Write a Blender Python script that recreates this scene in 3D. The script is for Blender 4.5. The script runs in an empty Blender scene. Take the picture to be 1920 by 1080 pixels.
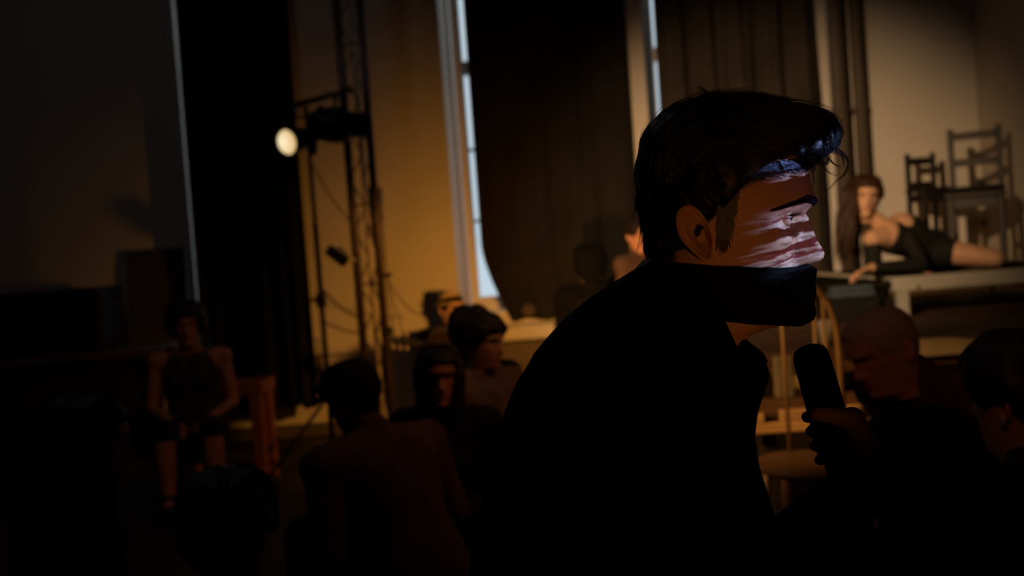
import bpy, bmesh, math, random
import numpy as np
from mathutils import Vector, Matrix

random.seed(7)
rng = np.random.default_rng(7)
C = bpy.context.scene.collection
sc = bpy.context.scene

# ------------------------------------------------------------------ camera
F = 1867.0                      # focal length in pixels of the 1920 px frame (35 mm lens)
CAMZ = 1.30
PITCH = math.radians(-2.0)
ROLL = math.radians(4.2)
FW = Vector((0, math.cos(PITCH), math.sin(PITCH)))
_R0 = Vector((1, 0, 0)); _U0 = _R0.cross(FW)
RT = _R0 * math.cos(ROLL) - _U0 * math.sin(ROLL)
UP = _R0 * math.sin(ROLL) + _U0 * math.cos(ROLL)
CAM = Vector((0, 0, CAMZ))
cd = bpy.data.cameras.new('camera'); cam = bpy.data.objects.new('camera', cd); C.objects.link(cam)
cd.sensor_width = 36; cd.lens = 36 * F / 1920; cd.clip_start = 0.05; cd.clip_end = 200
cam.matrix_world = Matrix(((RT.x, UP.x, -FW.x, 0), (RT.y, UP.y, -FW.y, 0), (RT.z, UP.z, -FW.z, CAMZ), (0, 0, 0, 1)))
cd.dof.use_dof = True; cd.dof.focus_distance = 1.13; cd.dof.aperture_fstop = 4.0
sc.camera = cam


def P(px, py, Y):
    """world point on the plane y = Y seen at a pixel of the 1920x1080 frame"""
    d = FW + RT * ((px - 960) / F) + UP * ((540 - py) / F)
    return CAM + d * (Y / d.y)


# ------------------------------------------------------------------ world, exposure, lights
sc.view_settings.view_transform = 'Standard'; sc.view_settings.look = 'None'
sc.view_settings.gamma = 1; sc.view_settings.use_curve_mapping = False
sc.view_settings.exposure = 0.0
w = bpy.data.worlds.new('World'); sc.world = w; w.use_nodes = True
bg = w.node_tree.nodes['Background']; bg.inputs[0].default_value = (0.66, 0.76, 0.84, 1); bg.inputs[1].default_value = 1.12


def spot(name, loc, target, power, color, angle, blend, radius):
    l = bpy.data.lights.new(name, 'SPOT'); o = bpy.data.objects.new(name, l); C.objects.link(o)
    l.energy = power; l.color = color; l.spot_size = math.radians(angle); l.spot_blend = blend; l.shadow_soft_size = radius
    o.location = loc
    o.rotation_euler = (Vector(target) - Vector(loc)).to_track_quat('-Z', 'Y').to_euler()
    return o


# amber stage lantern standing low in front of the stage, thrown on the left wall
spot('amber_stage_lantern', (0.22, 5.40, 1.03), (0.16, 7.7, -0.07), 128, (1, .40, .055), 149, 1.0, 0.05)
# warmer white lantern thrown across the hall on the stage
spot('white_stage_lantern', (-1.64, 0.50, 3.17), (2.06, 7.7, 1.10), 1776, (1, .64, .33), 30.6, 1.0, 0.06)
# added unseen amber fill behind the camera, reaching the man's cheek from below
spot('cheek_fill', (0.75, -1.3, 0.72), (0.255, 1.10, 1.275), 25, (1, .36, .07), 10.2, 1.0, 0.08)
# added unseen amber fill high on the left, brightening the stage step front
spot('step_fill', (-2.5, 2.0, 3.4), (1.25, 4.08, 0.60), 1150, (1, .50, .13), 16, 1.0, 0.06)
# added unseen deep amber fills brightening the bowed man and left audience
spot('right_fill', (0.2, 0.2, 2.6), (1.08, 2.66, 0.95), 17, (1, .34, .12), 36, 1.0, 0.15)
spot('left_fill', (1.3, 3.0, 2.9), (-0.5, 4.3, 0.8), 34, (1, .34, .12), 70, 1.0, 0.15)
hl = bpy.data.lights.new('ambient_fill', 'POINT'); ho = bpy.data.objects.new('ambient_fill', hl); C.objects.link(ho)
hl.energy = 5.5; hl.color = (1, .93, .98); hl.shadow_soft_size = .2; ho.location = (-1.6, 3.4, 4.3)  # added unseen point fill that lifts the dark left wall
# video projector throwing a striped picture
PJ0 = Vector((1.80, 0.80, 1.50)); PJT = P(1525, 400, 1.14)
pj = spot('projector_beam', PJ0, PJT, 190, (0.42, 0.60, 1.0), 7.8, 0.15, 0.0003)
pd = (PJT - PJ0).length
pl = pj.data; pl.use_nodes = True
nt = pl.node_tree; em = nt.nodes['Emission']
def nmath(op, a, b=None, c=None):
    n = nt.nodes.new('ShaderNodeMath'); n.operation = op
    for i, x in enumerate((a, b, c)):
        if x is None: continue
        if isinstance(x, (int, float)): n.inputs[i].default_value = x
        else: nt.links.new(x, n.inputs[i])
    return n.outputs[0]
tc = nt.nodes.new('ShaderNodeTexCoord'); sp_ = nt.nodes.new('ShaderNodeSeparateXYZ'); cb = nt.nodes.new('ShaderNodeCombineXYZ')
nt.links.new(tc.outputs['Normal'], sp_.inputs[0])
gx = nmath('DIVIDE', sp_.outputs[0], sp_.outputs[2]); gy = nmath('DIVIDE', sp_.outputs[1], sp_.outputs[2])
nt.links.new(nmath('MULTIPLY', gx, 40), cb.inputs[0]); nt.links.new(nmath('MULTIPLY', gy, 150), cb.inputs[1])
no = nt.nodes.new('ShaderNodeTexNoise'); no.inputs['Scale'].default_value = 1.6; no.inputs['Detail'].default_value = 5
nt.links.new(cb.outputs[0], no.inputs['Vector'])
cb2 = nt.nodes.new('ShaderNodeCombineXYZ'); nt.links.new(nmath('MULTIPLY', gx, 90), cb2.inputs[0]); nt.links.new(nmath('MULTIPLY', gy, 300), cb2.inputs[1])
no2 = nt.nodes.new('ShaderNodeTexNoise'); no2.inputs['Scale'].default_value = 1.0; no2.inputs['Detail'].default_value = 3
nt.links.new(cb2.outputs[0], no2.inputs['Vector'])
# picture height, 0 at the bottom .. 1 at the top, a little wavy
hgt = nmath('ADD', nmath('MULTIPLY', gy, -1 / .14), .5)
hgt = nmath('ADD', hgt, nmath('MULTIPLY', gx, .55))
hgt = nmath('ADD', hgt, nmath('MULTIPLY', nmath('SUBTRACT', no.outputs[0], .5), .11))
rp = nt.nodes.new('ShaderNodeValToRGB'); nt.links.new(hgt, rp.inputs[0])
def pos(py): return .5 + (400 - py) * 1.14 / F / pd / .14
BL, RD, WH = (.006, .003, .007, 1), (.22, .045, .10, 1), (1, .95, 1, 1)
stops = [(540, (.02, .03, .06, 1)), (500, (.02, .02, .05, 1)), (495, RD), (487, WH), (472, WH), (469, RD), (465, RD), (462, WH), (456, WH), (453, RD), (444, (.08, .02, .04, 1)), (441, WH), (433, WH), (429, (.04, .02, .03, 1)),
         (409, BL), (406, WH), (399, WH), (396, RD), (389, (.7, .6, .7, 1)), (378, (.8, .7, .8, 1)), (372, RD), (364, BL), (324, BL), (321, (.8, .7, .8, 1)), (315, RD), (310, BL), (300, (.5, .5, .8, 1)), (272, (.8, .85, 1, 1)), (255, (.12, .1, .2, 1)), (240, BL)]
els = rp.color_ramp.elements
els[0].position = pos(stops[0][0]); els[0].color = stops[0][1]; els[1].position = pos(stops[-1][0]); els[1].color = stops[-1][1]
for q_, c_ in stops[1:-1]:
    e = els.new(min(1, max(0, pos(q_)))); e.color = c_
mr = nt.nodes.new('ShaderNodeMapRange'); mr.interpolation_type = 'SMOOTHSTEP'
up_n = nt.nodes.new('ShaderNodeMapRange'); nt.links.new(hgt, up_n.inputs[0]); up_n.inputs[1].default_value = pos(318); up_n.inputs[2].default_value = pos(300); up_n.inputs[3].default_value = 0; up_n.inputs[4].default_value = .038
nt.links.new(nmath('SUBTRACT', nmath('ADD', gx, nmath('MULTIPLY', nmath('SUBTRACT', no2.outputs[0], .5), .03)), up_n.outputs[0]), mr.inputs[0])
mr.inputs[1].default_value = .040; mr.inputs[2].default_value = .053; mr.inputs[3].default_value = 1; mr.inputs[4].default_value = 0
mr2 = nt.nodes.new('ShaderNodeMapRange'); nt.links.new(no2.outputs[0], mr2.inputs[0]); mr2.inputs[1].default_value = .35; mr2.inputs[2].default_value = .6; mr2.inputs[3].default_value = .35; mr2.inputs[4].default_value = 1
nt.links.new(rp.outputs[0], em.inputs[0]); nt.links.new(nmath('MULTIPLY', mr.outputs[0], mr2.outputs[0]), em.inputs[1])


# ------------------------------------------------------------------ materials
def mat(name, col, rough=.7, var=.25, scale=8., metal=0., bump=0., bscale=60., stretch=(1, 1, 1), spec=.3, sss=0.):
    m = bpy.data.materials.new(name); m.use_nodes = True
    t = m.node_tree; b = t.nodes['Principled BSDF']
    b.inputs['Roughness'].default_value = rough; b.inputs['Metallic'].default_value = metal
    b.inputs['Specular IOR Level'].default_value = spec
    co = t.nodes.new('ShaderNodeTexCoord'); mpp = t.nodes.new('ShaderNodeMapping'); mpp.inputs['Scale'].default_value = stretch
    t.links.new(co.outputs['Object'], mpp.inputs[0])
    n = t.nodes.new('ShaderNodeTexNoise'); n.inputs['Scale'].default_value = scale; n.inputs['Detail'].default_value = 5
    t.links.new(mpp.outputs[0], n.inputs['Vector'])
    r = t.nodes.new('ShaderNodeValToRGB')
    r.color_ramp.elements[0].position = .3; r.color_ramp.elements[1].position = .7
    r.color_ramp.elements[0].color = (*[c * (1 - var) for c in col], 1)
    r.color_ramp.elements[1].color = (*[min(1, c * (1 + var)) for c in col], 1)
    t.links.new(n.outputs[0], r.inputs[0]); t.links.new(r.outputs[0], b.inputs['Base Color'])
    if sss:
        b.inputs['Subsurface Weight'].default_value = sss
        b.inputs['Subsurface Radius'].default_value = (1, .3, .15); b.inputs['Subsurface Scale'].default_value = .006
    if bump:
        n2 = t.nodes.new('ShaderNodeTexNoise'); n2.inputs['Scale'].default_value = bscale; n2.inputs['Detail'].default_value = 3
        t.links.new(mpp.outputs[0], n2.inputs['Vector'])
        bp = t.nodes.new('ShaderNodeBump'); bp.inputs['Strength'].default_value = bump; bp.inputs['Distance'].default_value = .004
        t.links.new(n2.outputs[0], bp.inputs['Height']); t.links.new(bp.outputs[0], b.inputs['Normal'])
    return m


M = {}
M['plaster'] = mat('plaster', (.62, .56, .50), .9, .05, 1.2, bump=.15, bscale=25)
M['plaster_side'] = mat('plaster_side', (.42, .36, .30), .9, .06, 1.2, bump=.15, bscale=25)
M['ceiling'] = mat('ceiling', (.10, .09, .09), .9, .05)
M['floor'] = mat('floor_boards', (.020, .014, .011), .55, .3, 3, stretch=(1, 8, 1))
M['white_paint'] = mat('white_paint', (.68, .64, .60), .45, .04, 6)
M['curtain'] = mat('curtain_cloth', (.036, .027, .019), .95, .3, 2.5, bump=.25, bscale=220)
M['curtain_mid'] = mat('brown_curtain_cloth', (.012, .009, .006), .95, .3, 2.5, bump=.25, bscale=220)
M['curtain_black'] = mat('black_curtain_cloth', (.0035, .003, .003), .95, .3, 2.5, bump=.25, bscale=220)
M['skin'] = mat('skin', (.50, .27, .17), .55, .10, 30, bump=.10, bscale=350, spec=.35, sss=.12)
M['skin_dark'] = mat('skin_tan', (.40, .18, .10), .55, .12, 30, bump=.08, bscale=300)
M['skin_pale'] = mat('skin_fair', (.62, .34, .20), .5, .08, 25, spec=.3)
M['lips'] = mat('lips', (.36, .09, .06), .4, .1, 60)
M['eye'] = mat('eye_white', (.55, .50, .46), .12, .04, 20, spec=.6)
M['iris'] = mat('iris', (.018, .010, .006), .1, .2, 80, spec=.7)
M['hair_black'] = mat('black_hair', (.0060, .0052, .0062), .45, .35, 160, spec=.28)
M['hair_brown'] = mat('brown_hair', (.040, .015, .006), .5, .4, 120, stretch=(1, 1, .15))
M['hair_dark'] = mat('dark_hair', (.010, .006, .004), .55, .3, 120)
M['hair_grey'] = mat('grey_hair', (.30, .22, .17), .7, .3, 200)
M['jacket'] = mat('black_jacket_cloth', (.0022, .0020, .0020), .9, .3, 20, bump=.3, bscale=300, spec=.08)
M['gaiter'] = mat('black_knit', (.0048, .0054, .0075), .9, .3, 40, bump=.5, bscale=500, spec=.1)
M['foam'] = mat('black_foam', (.0022, .0022, .0030), .95, .3, 200, bump=.6, bscale=900, spec=.08)
M['black_metal'] = mat('black_metal', (.010, .009, .009), .5, .2, 30)
M['truss_metal'] = mat('truss_metal', (.16, .11, .10), .38, .2, 12, metal=.9)
M['truss_bright'] = mat('bare_aluminium', (.60, .50, .40), .50, .15, 12, metal=.55)
M['dark_cloth'] = mat('dark_cloth', (.006, .0055, .0055), .9, .3, 15)
M['red_cloth'] = mat('dark_red_cloth', (.06, .010, .008), .9, .25, 15)
M['brown_cloth'] = mat('brown_cloth', (.070, .036, .024), .9, .25, 15)
M['grey_cloth'] = mat('grey_green_cloth', (.030, .030, .024), .9, .25, 15)
M['beige_cloth'] = mat('grey_beige_cloth', (.16, .12, .09), .9, .2, 15)
M['dress'] = mat('black_dress_cloth', (.010, .009, .007), .8, .25, 15)
M['straw'] = mat('straw', (.55, .40, .18), .8, .2, 90, bump=.4, bscale=150)
M['wood'] = mat('pale_wood', (.45, .27, .14), .55, .35, 5, stretch=(.6, 10, 10))
M['hoop_wood'] = mat('bent_chair_wood', (.16, .095, .045), .5, .3, 6, stretch=(6, 6, .6))
M['wood_brown'] = mat('brown_wood', (.085, .042, .022), .6, .35, 5, stretch=(.6, 10, 10))
M['wood_dark'] = mat('dark_wood', (.020, .014, .010), .6, .3, 6, stretch=(.6, 8, 8))
M['wood_red'] = mat('reddish_wood', (.20, .062, .026), .5, .3, 6, stretch=(8, 8, .6))
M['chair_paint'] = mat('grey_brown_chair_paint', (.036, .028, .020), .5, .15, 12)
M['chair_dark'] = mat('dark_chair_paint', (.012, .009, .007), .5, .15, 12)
M['cushion'] = mat('black_cushion', (.009, .008, .007), .8, .2, 20)
M['deck_paint'] = mat('cream_deck_paint', (.46, .42, .36), .55, .1, 9, stretch=(.5, 6, 6))
M['deck_black'] = mat('black_deck', (.014, .011, .009), .9, .3, 6, spec=.02)
M['dull_block'] = mat('dull_block_paint', (.15, .12, .095), .8, .1, 12)
M['blue_cloth'] = mat('blue_grey_cloth', (.06, .08, .10), .9, .15, 12)
M['pale_cloth'] = mat('pale_cloth', (.38, .31, .25), .9, .1, 12)
M['pipe'] = mat('brown_grey_pipe_paint', (.085, .062, .046), .6, .1, 8)
M['panel'] = mat('brown_panel', (.055, .035, .025), .7, .2, 4, stretch=(6, 6, .6))
M['canvas'] = mat('dark_case', (.008, .007, .007), .7, .2, 10)
M['guitar'] = mat('guitar_wood', (.016, .009, .006), .4, .25, 6, stretch=(.5, 8, 8))

m = bpy.data.materials.new('flower_cloth'); m.use_nodes = True; M['flower'] = m
t = m.node_tree; b = t.nodes['Principled BSDF']; b.inputs['Roughness'].default_value = .9
v = t.nodes.new('ShaderNodeTexVoronoi'); v.inputs['Scale'].default_value = 16
co = t.nodes.new('ShaderNodeTexCoord'); t.links.new(co.outputs['Object'], v.inputs['Vector'])
r = t.nodes.new('ShaderNodeValToRGB'); r.color_ramp.interpolation = 'CONSTANT'
r.color_ramp.elements[0].color = (.16, .012, .014, 1); r.color_ramp.elements[1].position = .42; r.color_ramp.elements[1].color = (.05, .035, .03, 1)
e = r.color_ramp.elements.new(.6); e.color = (.11, .07, .055, 1)
t.links.new(v.outputs['Distance'], r.inputs[0]); t.links.new(r.outputs[0], b.inputs['Base Color'])

m = bpy.data.materials.new('window_glass'); m.use_nodes = True; M['glass'] = m
t = m.node_tree; b = t.nodes['Principled BSDF']; out = t.nodes['Material Output']
tr = t.nodes.new('ShaderNodeBsdfTransparent'); tr.inputs[0].default_value = (.92, .95, .96, 1)
mx = t.nodes.new('ShaderNodeMixShader'); mx.inputs[0].default_value = .08
b.inputs['Roughness'].default_value = .03; b.inputs['Base Color'].default_value = (.02, .02, .02, 1)
t.links.new(tr.outputs[0], mx.inputs[1]); t.links.new(b.outputs[0], mx.inputs[2]); t.links.new(mx.outputs[0], out.inputs[0])

m = bpy.data.materials.new('lamp_glow'); m.use_nodes = True; M['glow'] = m
t = m.node_tree; b = t.nodes['Principled BSDF']; b.inputs['Base Color'].default_value = (.2, .15, .1, 1)
co = t.nodes.new('ShaderNodeTexCoord'); vm = t.nodes.new('ShaderNodeVectorMath'); vm.operation = 'DISTANCE'
vm.inputs[1].default_value = (-.035, .0, 0)
r = t.nodes.new('ShaderNodeValToRGB')
r.color_ramp.elements[0].position = .10; r.color_ramp.elements[0].color = (1, .86, .55, 1)
r.color_ramp.elements[1].position = .75; r.color_ramp.elements[1].color = (.72, .42, .14, 1)
ms = t.nodes.new('ShaderNodeMath'); ms.operation = 'MULTIPLY'; ms.inputs[1].default_value = 7.
t.links.new(co.outputs['Object'], vm.inputs[0]); t.links.new(vm.outputs['Value'], ms.inputs[0]); t.links.new(ms.outputs[0], r.inputs[0])
t.links.new(r.outputs[0], b.inputs['Emission Color']); b.inputs['Emission Strength'].default_value = 1.0


# ------------------------------------------------------------------ mesh helpers
class MB:
    def __init__(self): self.v = []; self.f = []

    def add(self, vs, fs):
        o = len(self.v); self.v += [tuple(x) for x in vs]; self.f += [tuple(i + o for i in f) for f in fs]; return self

    def box(self, a, b, bev=0.0):
        """axis-aligned box between two corners, optionally chamfered"""
        x0, y0, z0 = [min(p, q) for p, q in zip(a, b)]; x1, y1, z1 = [max(p, q) for p, q in zip(a, b)]
        return self.obox(((x0 + x1) / 2, (y0 + y1) / 2, (z0 + z1) / 2), ((x1 - x0) / 2, (y1 - y0) / 2, (z1 - z0) / 2), Matrix.Identity(3), bev)

    def obox(self, c, h, rot, bev=0.0):
        bm = bmesh.new(); bmesh.ops.create_cube(bm, size=2)
        for vv in bm.verts: vv.co = Vector((vv.co.x * h[0], vv.co.y * h[1], vv.co.z * h[2]))
        if bev: bmesh.ops.bevel(bm, geom=list(bm.edges), offset=min(bev, .45 * min(h)), segments=1, affect='EDGES')
        bm.verts.index_update()
        self.add([rot @ vv.co + Vector(c) for vv in bm.verts], [[x.index for x in f.verts] for f in bm.faces]); bm.free(); return self

    def bar(self, a, b, wx, wy, up=(0, 0, 1), bev=.003):
        a, b = Vector(a), Vector(b); z = (b - a).normalized(); u = Vector(up)
        if abs(z.dot(u)) > .98: u = Vector((0, 1, 0))
        x = u.cross(z).normalized(); y = z.cross(x)
        R = Matrix((x, y, z)).transposed()
        return self.obox((a + b) / 2, (wx / 2, wy / 2, (b - a).length / 2), R, bev)

    def tube(self, pts, rad, seg=8, cap=True):
        pts = [Vector(p) for p in pts]; n = len(pts)
        rads = rad if hasattr(rad, '__len__') else [rad] * n
        vs = []; fs = []; px = None
        for i, p in enumerate(pts):
            d = (pts[min(i + 1, n - 1)] - pts[max(i - 1, 0)]).normalized()
            if px is None:
                px = d.orthogonal().normalized()
            px = (px - d * px.dot(d))
            px = px.normalized() if px.length > 1e-6 else d.orthogonal().normalized()
            py = d.cross(px)
            for k in range(seg):
                a = 2 * math.pi * k / seg
                vs.append(p + (px * math.cos(a) + py * math.sin(a)) * rads[i])
        for i in range(n - 1):
            for k in range(seg):
                k2 = (k + 1) % seg
                fs.append((i * seg + k, i * seg + k2, (i + 1) * seg + k2, (i + 1) * seg + k))
        if cap: fs.append(tuple(range(seg - 1, -1, -1))); fs.append(tuple((n - 1) * seg + k for k in range(seg)))
        return self.add(vs, fs)

    def cone(self, a, b, ra, rb, seg=14):
        """tapered capsule: the building block of limbs"""
        a, b = Vector(a), Vector(b); d = (b - a)
        L = d.length; d = d / L if L > 1e-6 else Vector((0, 0, 1))
        pts = []; rr = []
        for k in (0.08, .35, .7): pts.append(a - d * ra * math.cos(k * math.pi / 2)); rr.append(ra * math.sin(k * math.pi / 2))
        for k in (0, .33, .67, 1): pts.append(a.lerp(b, k)); rr.append(ra + (rb - ra) * k)
        for k in (.7, .35, .08): pts.append(b + d * rb * math.cos(k * math.pi / 2)); rr.append(rb * math.sin(k * math.pi / 2))
        if L < 1e-4: pts = [p + d * 1e-5 * i for i, p in enumerate(pts)]
        return self.tube(pts, rr, seg)

    def ell(self, c, r, rot=None, nu=16, nv=10):
        rot = rot or Matrix.Identity(3); c = Vector(c); vs = []; fs = []
        for j in range(1, nv):
            for i in range(nu):
                a = 2 * math.pi * i / nu; q = math.pi * j / nv
                vs.append(c + rot @ Vector((r[0] * math.sin(q) * math.cos(a), r[1] * math.sin(q) * math.sin(a), r[2] * math.cos(q))))
        vs.append(c + rot @ Vector((0, 0, r[2]))); vs.append(c - rot @ Vector((0, 0, r[2])))
        for j in range(nv - 2):
            for i in range(nu):
                i2 = (i + 1) % nu; fs.append((j * nu + i, (j + 1) * nu + i, (j + 1) * nu + i2, j * nu + i2))
        t_ = len(vs) - 2
        for i in range(nu):
            i2 = (i + 1) % nu; fs.append((t_, i, i2)); fs.append((t_ + 1, (nv - 2) * nu + i2, (nv - 2) * nu + i))
        return self.add(vs, fs)

    def lathe(self, prof, mtx=None, seg=20):
        """profile of (radius, height) about local z"""
        mtx = mtx or Matrix.Identity(4); vs = []; fs = []; n = len(prof)
        for r_, h in prof:
            for k in range(seg):
                a = 2 * math.pi * k / seg; vs.append(mtx @ Vector((r_ * math.cos(a), r_ * math.sin(a), h)))
        for i in range(n - 1):
            for k in range(seg):
                k2 = (k + 1) % seg; fs.append((i * seg + k, i * seg + k2, (i + 1) * seg + k2, (i + 1) * seg + k))
        fs.append(tuple(range(seg - 1, -1, -1))); fs.append(tuple((n - 1) * seg + k for k in range(seg)))
        return self.add(vs, fs)

    def grid(self, rows, closed=False):
        """rows: list of lists of points"""
        m_ = len(rows[0]); vs = [p for r_ in rows for p in r_]; fs = []
        for i in range(len(rows) - 1):
            for k in range(m_ if closed else m_ - 1):
                k2 = (k + 1) % m_; fs.append((i * m_ + k, i * m_ + k2, (i + 1) * m_ + k2, (i + 1) * m_ + k))
        return self.add(vs, fs)

    def mesh(self, name):
        me = bpy.data.meshes.new(name); me.from_pydata([tuple(v_) for v_ in self.v], [], self.f); me.validate(); me.update(); return me

    def build(self, name, material, parent=None, smooth=False, recalc=True):
        me = self.mesh(name)
        if recalc:
            bm = bmesh.new(); bm.from_mesh(me); bmesh.ops.recalc_face_normals(bm, faces=bm.faces); bm.to_mesh(me); bm.free()
        return link(name, me, material, parent, smooth)


def link(name, me, material, parent=None, smooth=False):
    if material is not None:
        me.materials.clear(); me.materials.append(material)
    if smooth:
        me.polygons.foreach_set('use_smooth', [True] * len(me.polygons))
    o = bpy.data.objects.new(name, me); C.objects.link(o)
    if parent is not None:
        o.parent = parent
        if parent.type == 'EMPTY': o.matrix_parent_inverse = Matrix.Translation(-parent.location)
    return o


def empty(name, loc, label, cat, group=None):
    o = bpy.data.objects.new(name, None); o.empty_display_size = .1; o.location = loc; C.objects.link(o)
    tag(o, label, cat, group); return o


def tag(o, label, cat, group=None):
    o['label'] = label; o['category'] = cat
    if group: o['group'] = group
    return o


def struct(o): o['kind'] = 'structure'; return o


def fuse(mb, voxel, smooth=3, deci=1.0, name='fused'):
    """union of overlapping shapes as one continuous skin"""
    o = bpy.data.objects.new('tmp', mb.mesh('tmp')); C.objects.link(o)
    bm = bmesh.new(); bm.from_mesh(o.data); bmesh.ops.recalc_face_normals(bm, faces=bm.faces); bm.to_mesh(o.data); bm.free()
    r_ = o.modifiers.new('r', 'REMESH'); r_.mode = 'VOXEL'; r_.voxel_size = voxel
    if smooth:
        s_ = o.modifiers.new('s', 'SMOOTH'); s_.iterations = smooth; s_.factor = .5
    if deci < 1:
        d_ = o.modifiers.new('d', 'DECIMATE'); d_.ratio = deci
    dg = bpy.context.evaluated_depsgraph_get()
    me = bpy.data.meshes.new_from_object(o.evaluated_get(dg)); me.name = name
    old = o.data; bpy.data.objects.remove(o); bpy.data.meshes.remove(old)
    return me


# ------------------------------------------------------------------ the room
WY = 7.70
def wx(px, py, Y=WY): return P(px, py, Y).x


HZ0 = P(915, 590, 7.72).z           # underside of the window openings
openings = []
for (a, ga, gb, b_) in ((wx(347, 300), wx(375, 300, 7.98), wx(535, 300, 7.98), wx(558, 300)),
                        (wx(842, 300), wx(881, 300, 7.98), wx(1150, 300, 7.98), wx(1180, 300)),
                        (wx(1211, 150), wx(1229, 150, 7.98), wx(1480, 150, 7.98), wx(1510, 150))):
    openings.append((a, ga, gb, b_))
HTOP = 3.75; CEIL = 4.6
XL, XR = -5.0, wx(1838, 300)
YB = -3.2
mb = MB()
xs = [XL - .3]
for a, ga, gb, b_ in openings: xs += [a, b_]
xs.append(XR + .3)
for i in range(len(xs) - 1):
    solid = i % 2 == 0
    for (z0, z1) in ((-.2, HZ0), (HZ0, HTOP), (HTOP, CEIL + .2)):
        if not solid and z0 == HZ0: continue
        mb.add([(xs[i], WY, z0), (xs[i + 1], WY, z0), (xs[i + 1], WY, z1), (xs[i], WY, z1)], [(0, 1, 2, 3)])
YO = 8.12
for a, ga, gb, b_ in openings:      # splayed reveals
    g0, g1 = ga - .07, gb + .07
    mb.add([(a, WY, HZ0), (a, WY, HTOP), (g0, YO, HTOP + .0), (g0, YO, HZ0)], [(0, 1, 2, 3)])
    mb.add([(b_, WY, HZ0), (b_, WY, HTOP), (g1, YO, HTOP), (g1, YO, HZ0)], [(0, 1, 2, 3)])
    mb.add([(a, WY, HTOP), (b_, WY, HTOP), (g1, YO, HTOP), (g0, YO, HTOP)], [(0, 1, 2, 3)])
    mb.add([(a, WY, HZ0), (b_, WY, HZ0), (g1, YO, HZ0), (g0, YO, HZ0)], [(0, 1, 2, 3)])
xo = [XL - .3]
for a, ga, gb, b_ in openings: xo += [ga - .07, gb + .07]
xo.append(XR + .3)
for i in range(0, len(xo) - 1):
    for (z0, z1) in ((-.2, HZ0), (HZ0, HTOP), (HTOP, CEIL + .2)):
        if i % 2 and z0 == HZ0: continue
        mb.add([(xo[i], YO, z0), (xo[i + 1], YO, z0), (xo[i + 1], YO, z1), (xo[i], YO, z1)], [(0, 1, 2, 3)])
struct(mb.build('wall_front', M['plaster'], recalc=False))
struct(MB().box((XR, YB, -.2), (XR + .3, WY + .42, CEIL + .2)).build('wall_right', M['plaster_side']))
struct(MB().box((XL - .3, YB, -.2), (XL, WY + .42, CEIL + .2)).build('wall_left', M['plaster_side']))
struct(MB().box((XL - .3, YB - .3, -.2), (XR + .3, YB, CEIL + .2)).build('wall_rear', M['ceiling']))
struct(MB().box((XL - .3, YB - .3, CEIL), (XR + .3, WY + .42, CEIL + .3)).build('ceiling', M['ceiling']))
struct(MB().box((XL - .3, YB - .3, -.2), (XR + .3, WY + .42, 0)).build('floor', M['floor']))

for n, (a, ga, gb, b_) in enumerate(openings):
    y0, y1 = 7.97, 8.05
    zb = P(915, 556, 7.97).z if n == 1 else P(915, 556, 7.97).z
    win = bpy.data.objects.new(f'window_{n+1}', None); C.objects.link(win); win.location = ((ga + gb) / 2, 8.0, zb); struct(win)
    fr = MB().box((ga - .075, y0, HZ0 + .002), (ga, y1, HTOP - .002), .008); fr.build('frame_stile', M['white_paint'], win)
    MB().box((gb, y0, HZ0 + .002), (gb + .075, y1, HTOP - .002), .008).build('frame_stile', M['white_paint'], win)
    MB().box((ga, y0, HZ0 + .002), (gb, y1, zb), .008).build('frame_rail', M['white_paint'], win)
    MB().box((ga, y0, HTOP - .09), (gb, y1, HTOP - .002), .008).build('frame_rail', M['white_paint'], win)
    zt = P(866, 128, 7.97).z
    MB().box((ga, y0 - .01, zt - .055), (gb, y1, zt + .055), .008).build('transom', M['white_paint'], win)
    xm = (ga + gb) / 2
    MB().box((xm - .04, y0, zb), (xm + .04, y1, HTOP - .09), .006).build('mullion', M['white_paint'], win)
    zg = [zb, P(885, 415, 7.97).z, P(880, 281, 7.97).z, zt]
    for z in zg[1:3]:
        for (p, q) in ((ga, xm - .04), (xm + .04, gb)):
            MB().box((p, y0 + .015, z - .012), (q, y1 - .015, z + .012), .003).build('glazing_bar', M['white_paint'], win)
    zz = zg + [HTOP - .09]
    for i in range(4):
        for (p, q) in ((ga, xm - .04), (xm + .04, gb)):
            MB().box((p, 8.008, zz[i]), (q, 8.012, zz[i + 1])).build('pane', M['glass'], win)
    # sill board
    s0, s1 = (a - .12 if n else wx(222, 650), b_ + .12)
    zs = P(1000, 607, 7.55).z
    MB().box((s0, 7.50, zs - .115), (s1, WY + .001, zs), .012).build('window_sill', M['deck_paint'], win)
    MB().box((s0 + .05, 7.64, zs - .36), (s1 - .05, WY + .001, zs - .115), .006).build('apron_board', M['pipe'], win)
    MB().box((a, WY - .001, HZ0 - .0), (b_, 7.97, HZ0 + .02)).build('inner_sill', M['white_paint'], win)

# skirting and vertical pipes by the stage
struct(MB().box((XL, WY - .02, 0), (XR, WY, .10), .004).build('baseboard_front', M['pipe']))
for k, (pl_, pr_, yy) in enumerate(((1562, 1592, 7.60), (1604, 1628, 7.62))):
    xa, xb = wx(pl_, 240, yy), wx(pr_, 240, yy)
    mb = MB().lathe([((xb - xa) / 2, 0.75), ((xb - xa) / 2, CEIL)], Matrix.Translation(((xa + xb) / 2, yy, 0)), 18)
    for zc in (1.15, 2.2, 3.3):
        mb.lathe([((xb - xa) / 2 + .006, zc - .02), ((xb - xa) / 2 + .006, zc + .02)], Matrix.Translation(((xa + xb) / 2, yy, 0)), 18)
    struct(mb.build(f'trim_{k+1}', M['pipe'], None, True))


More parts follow.
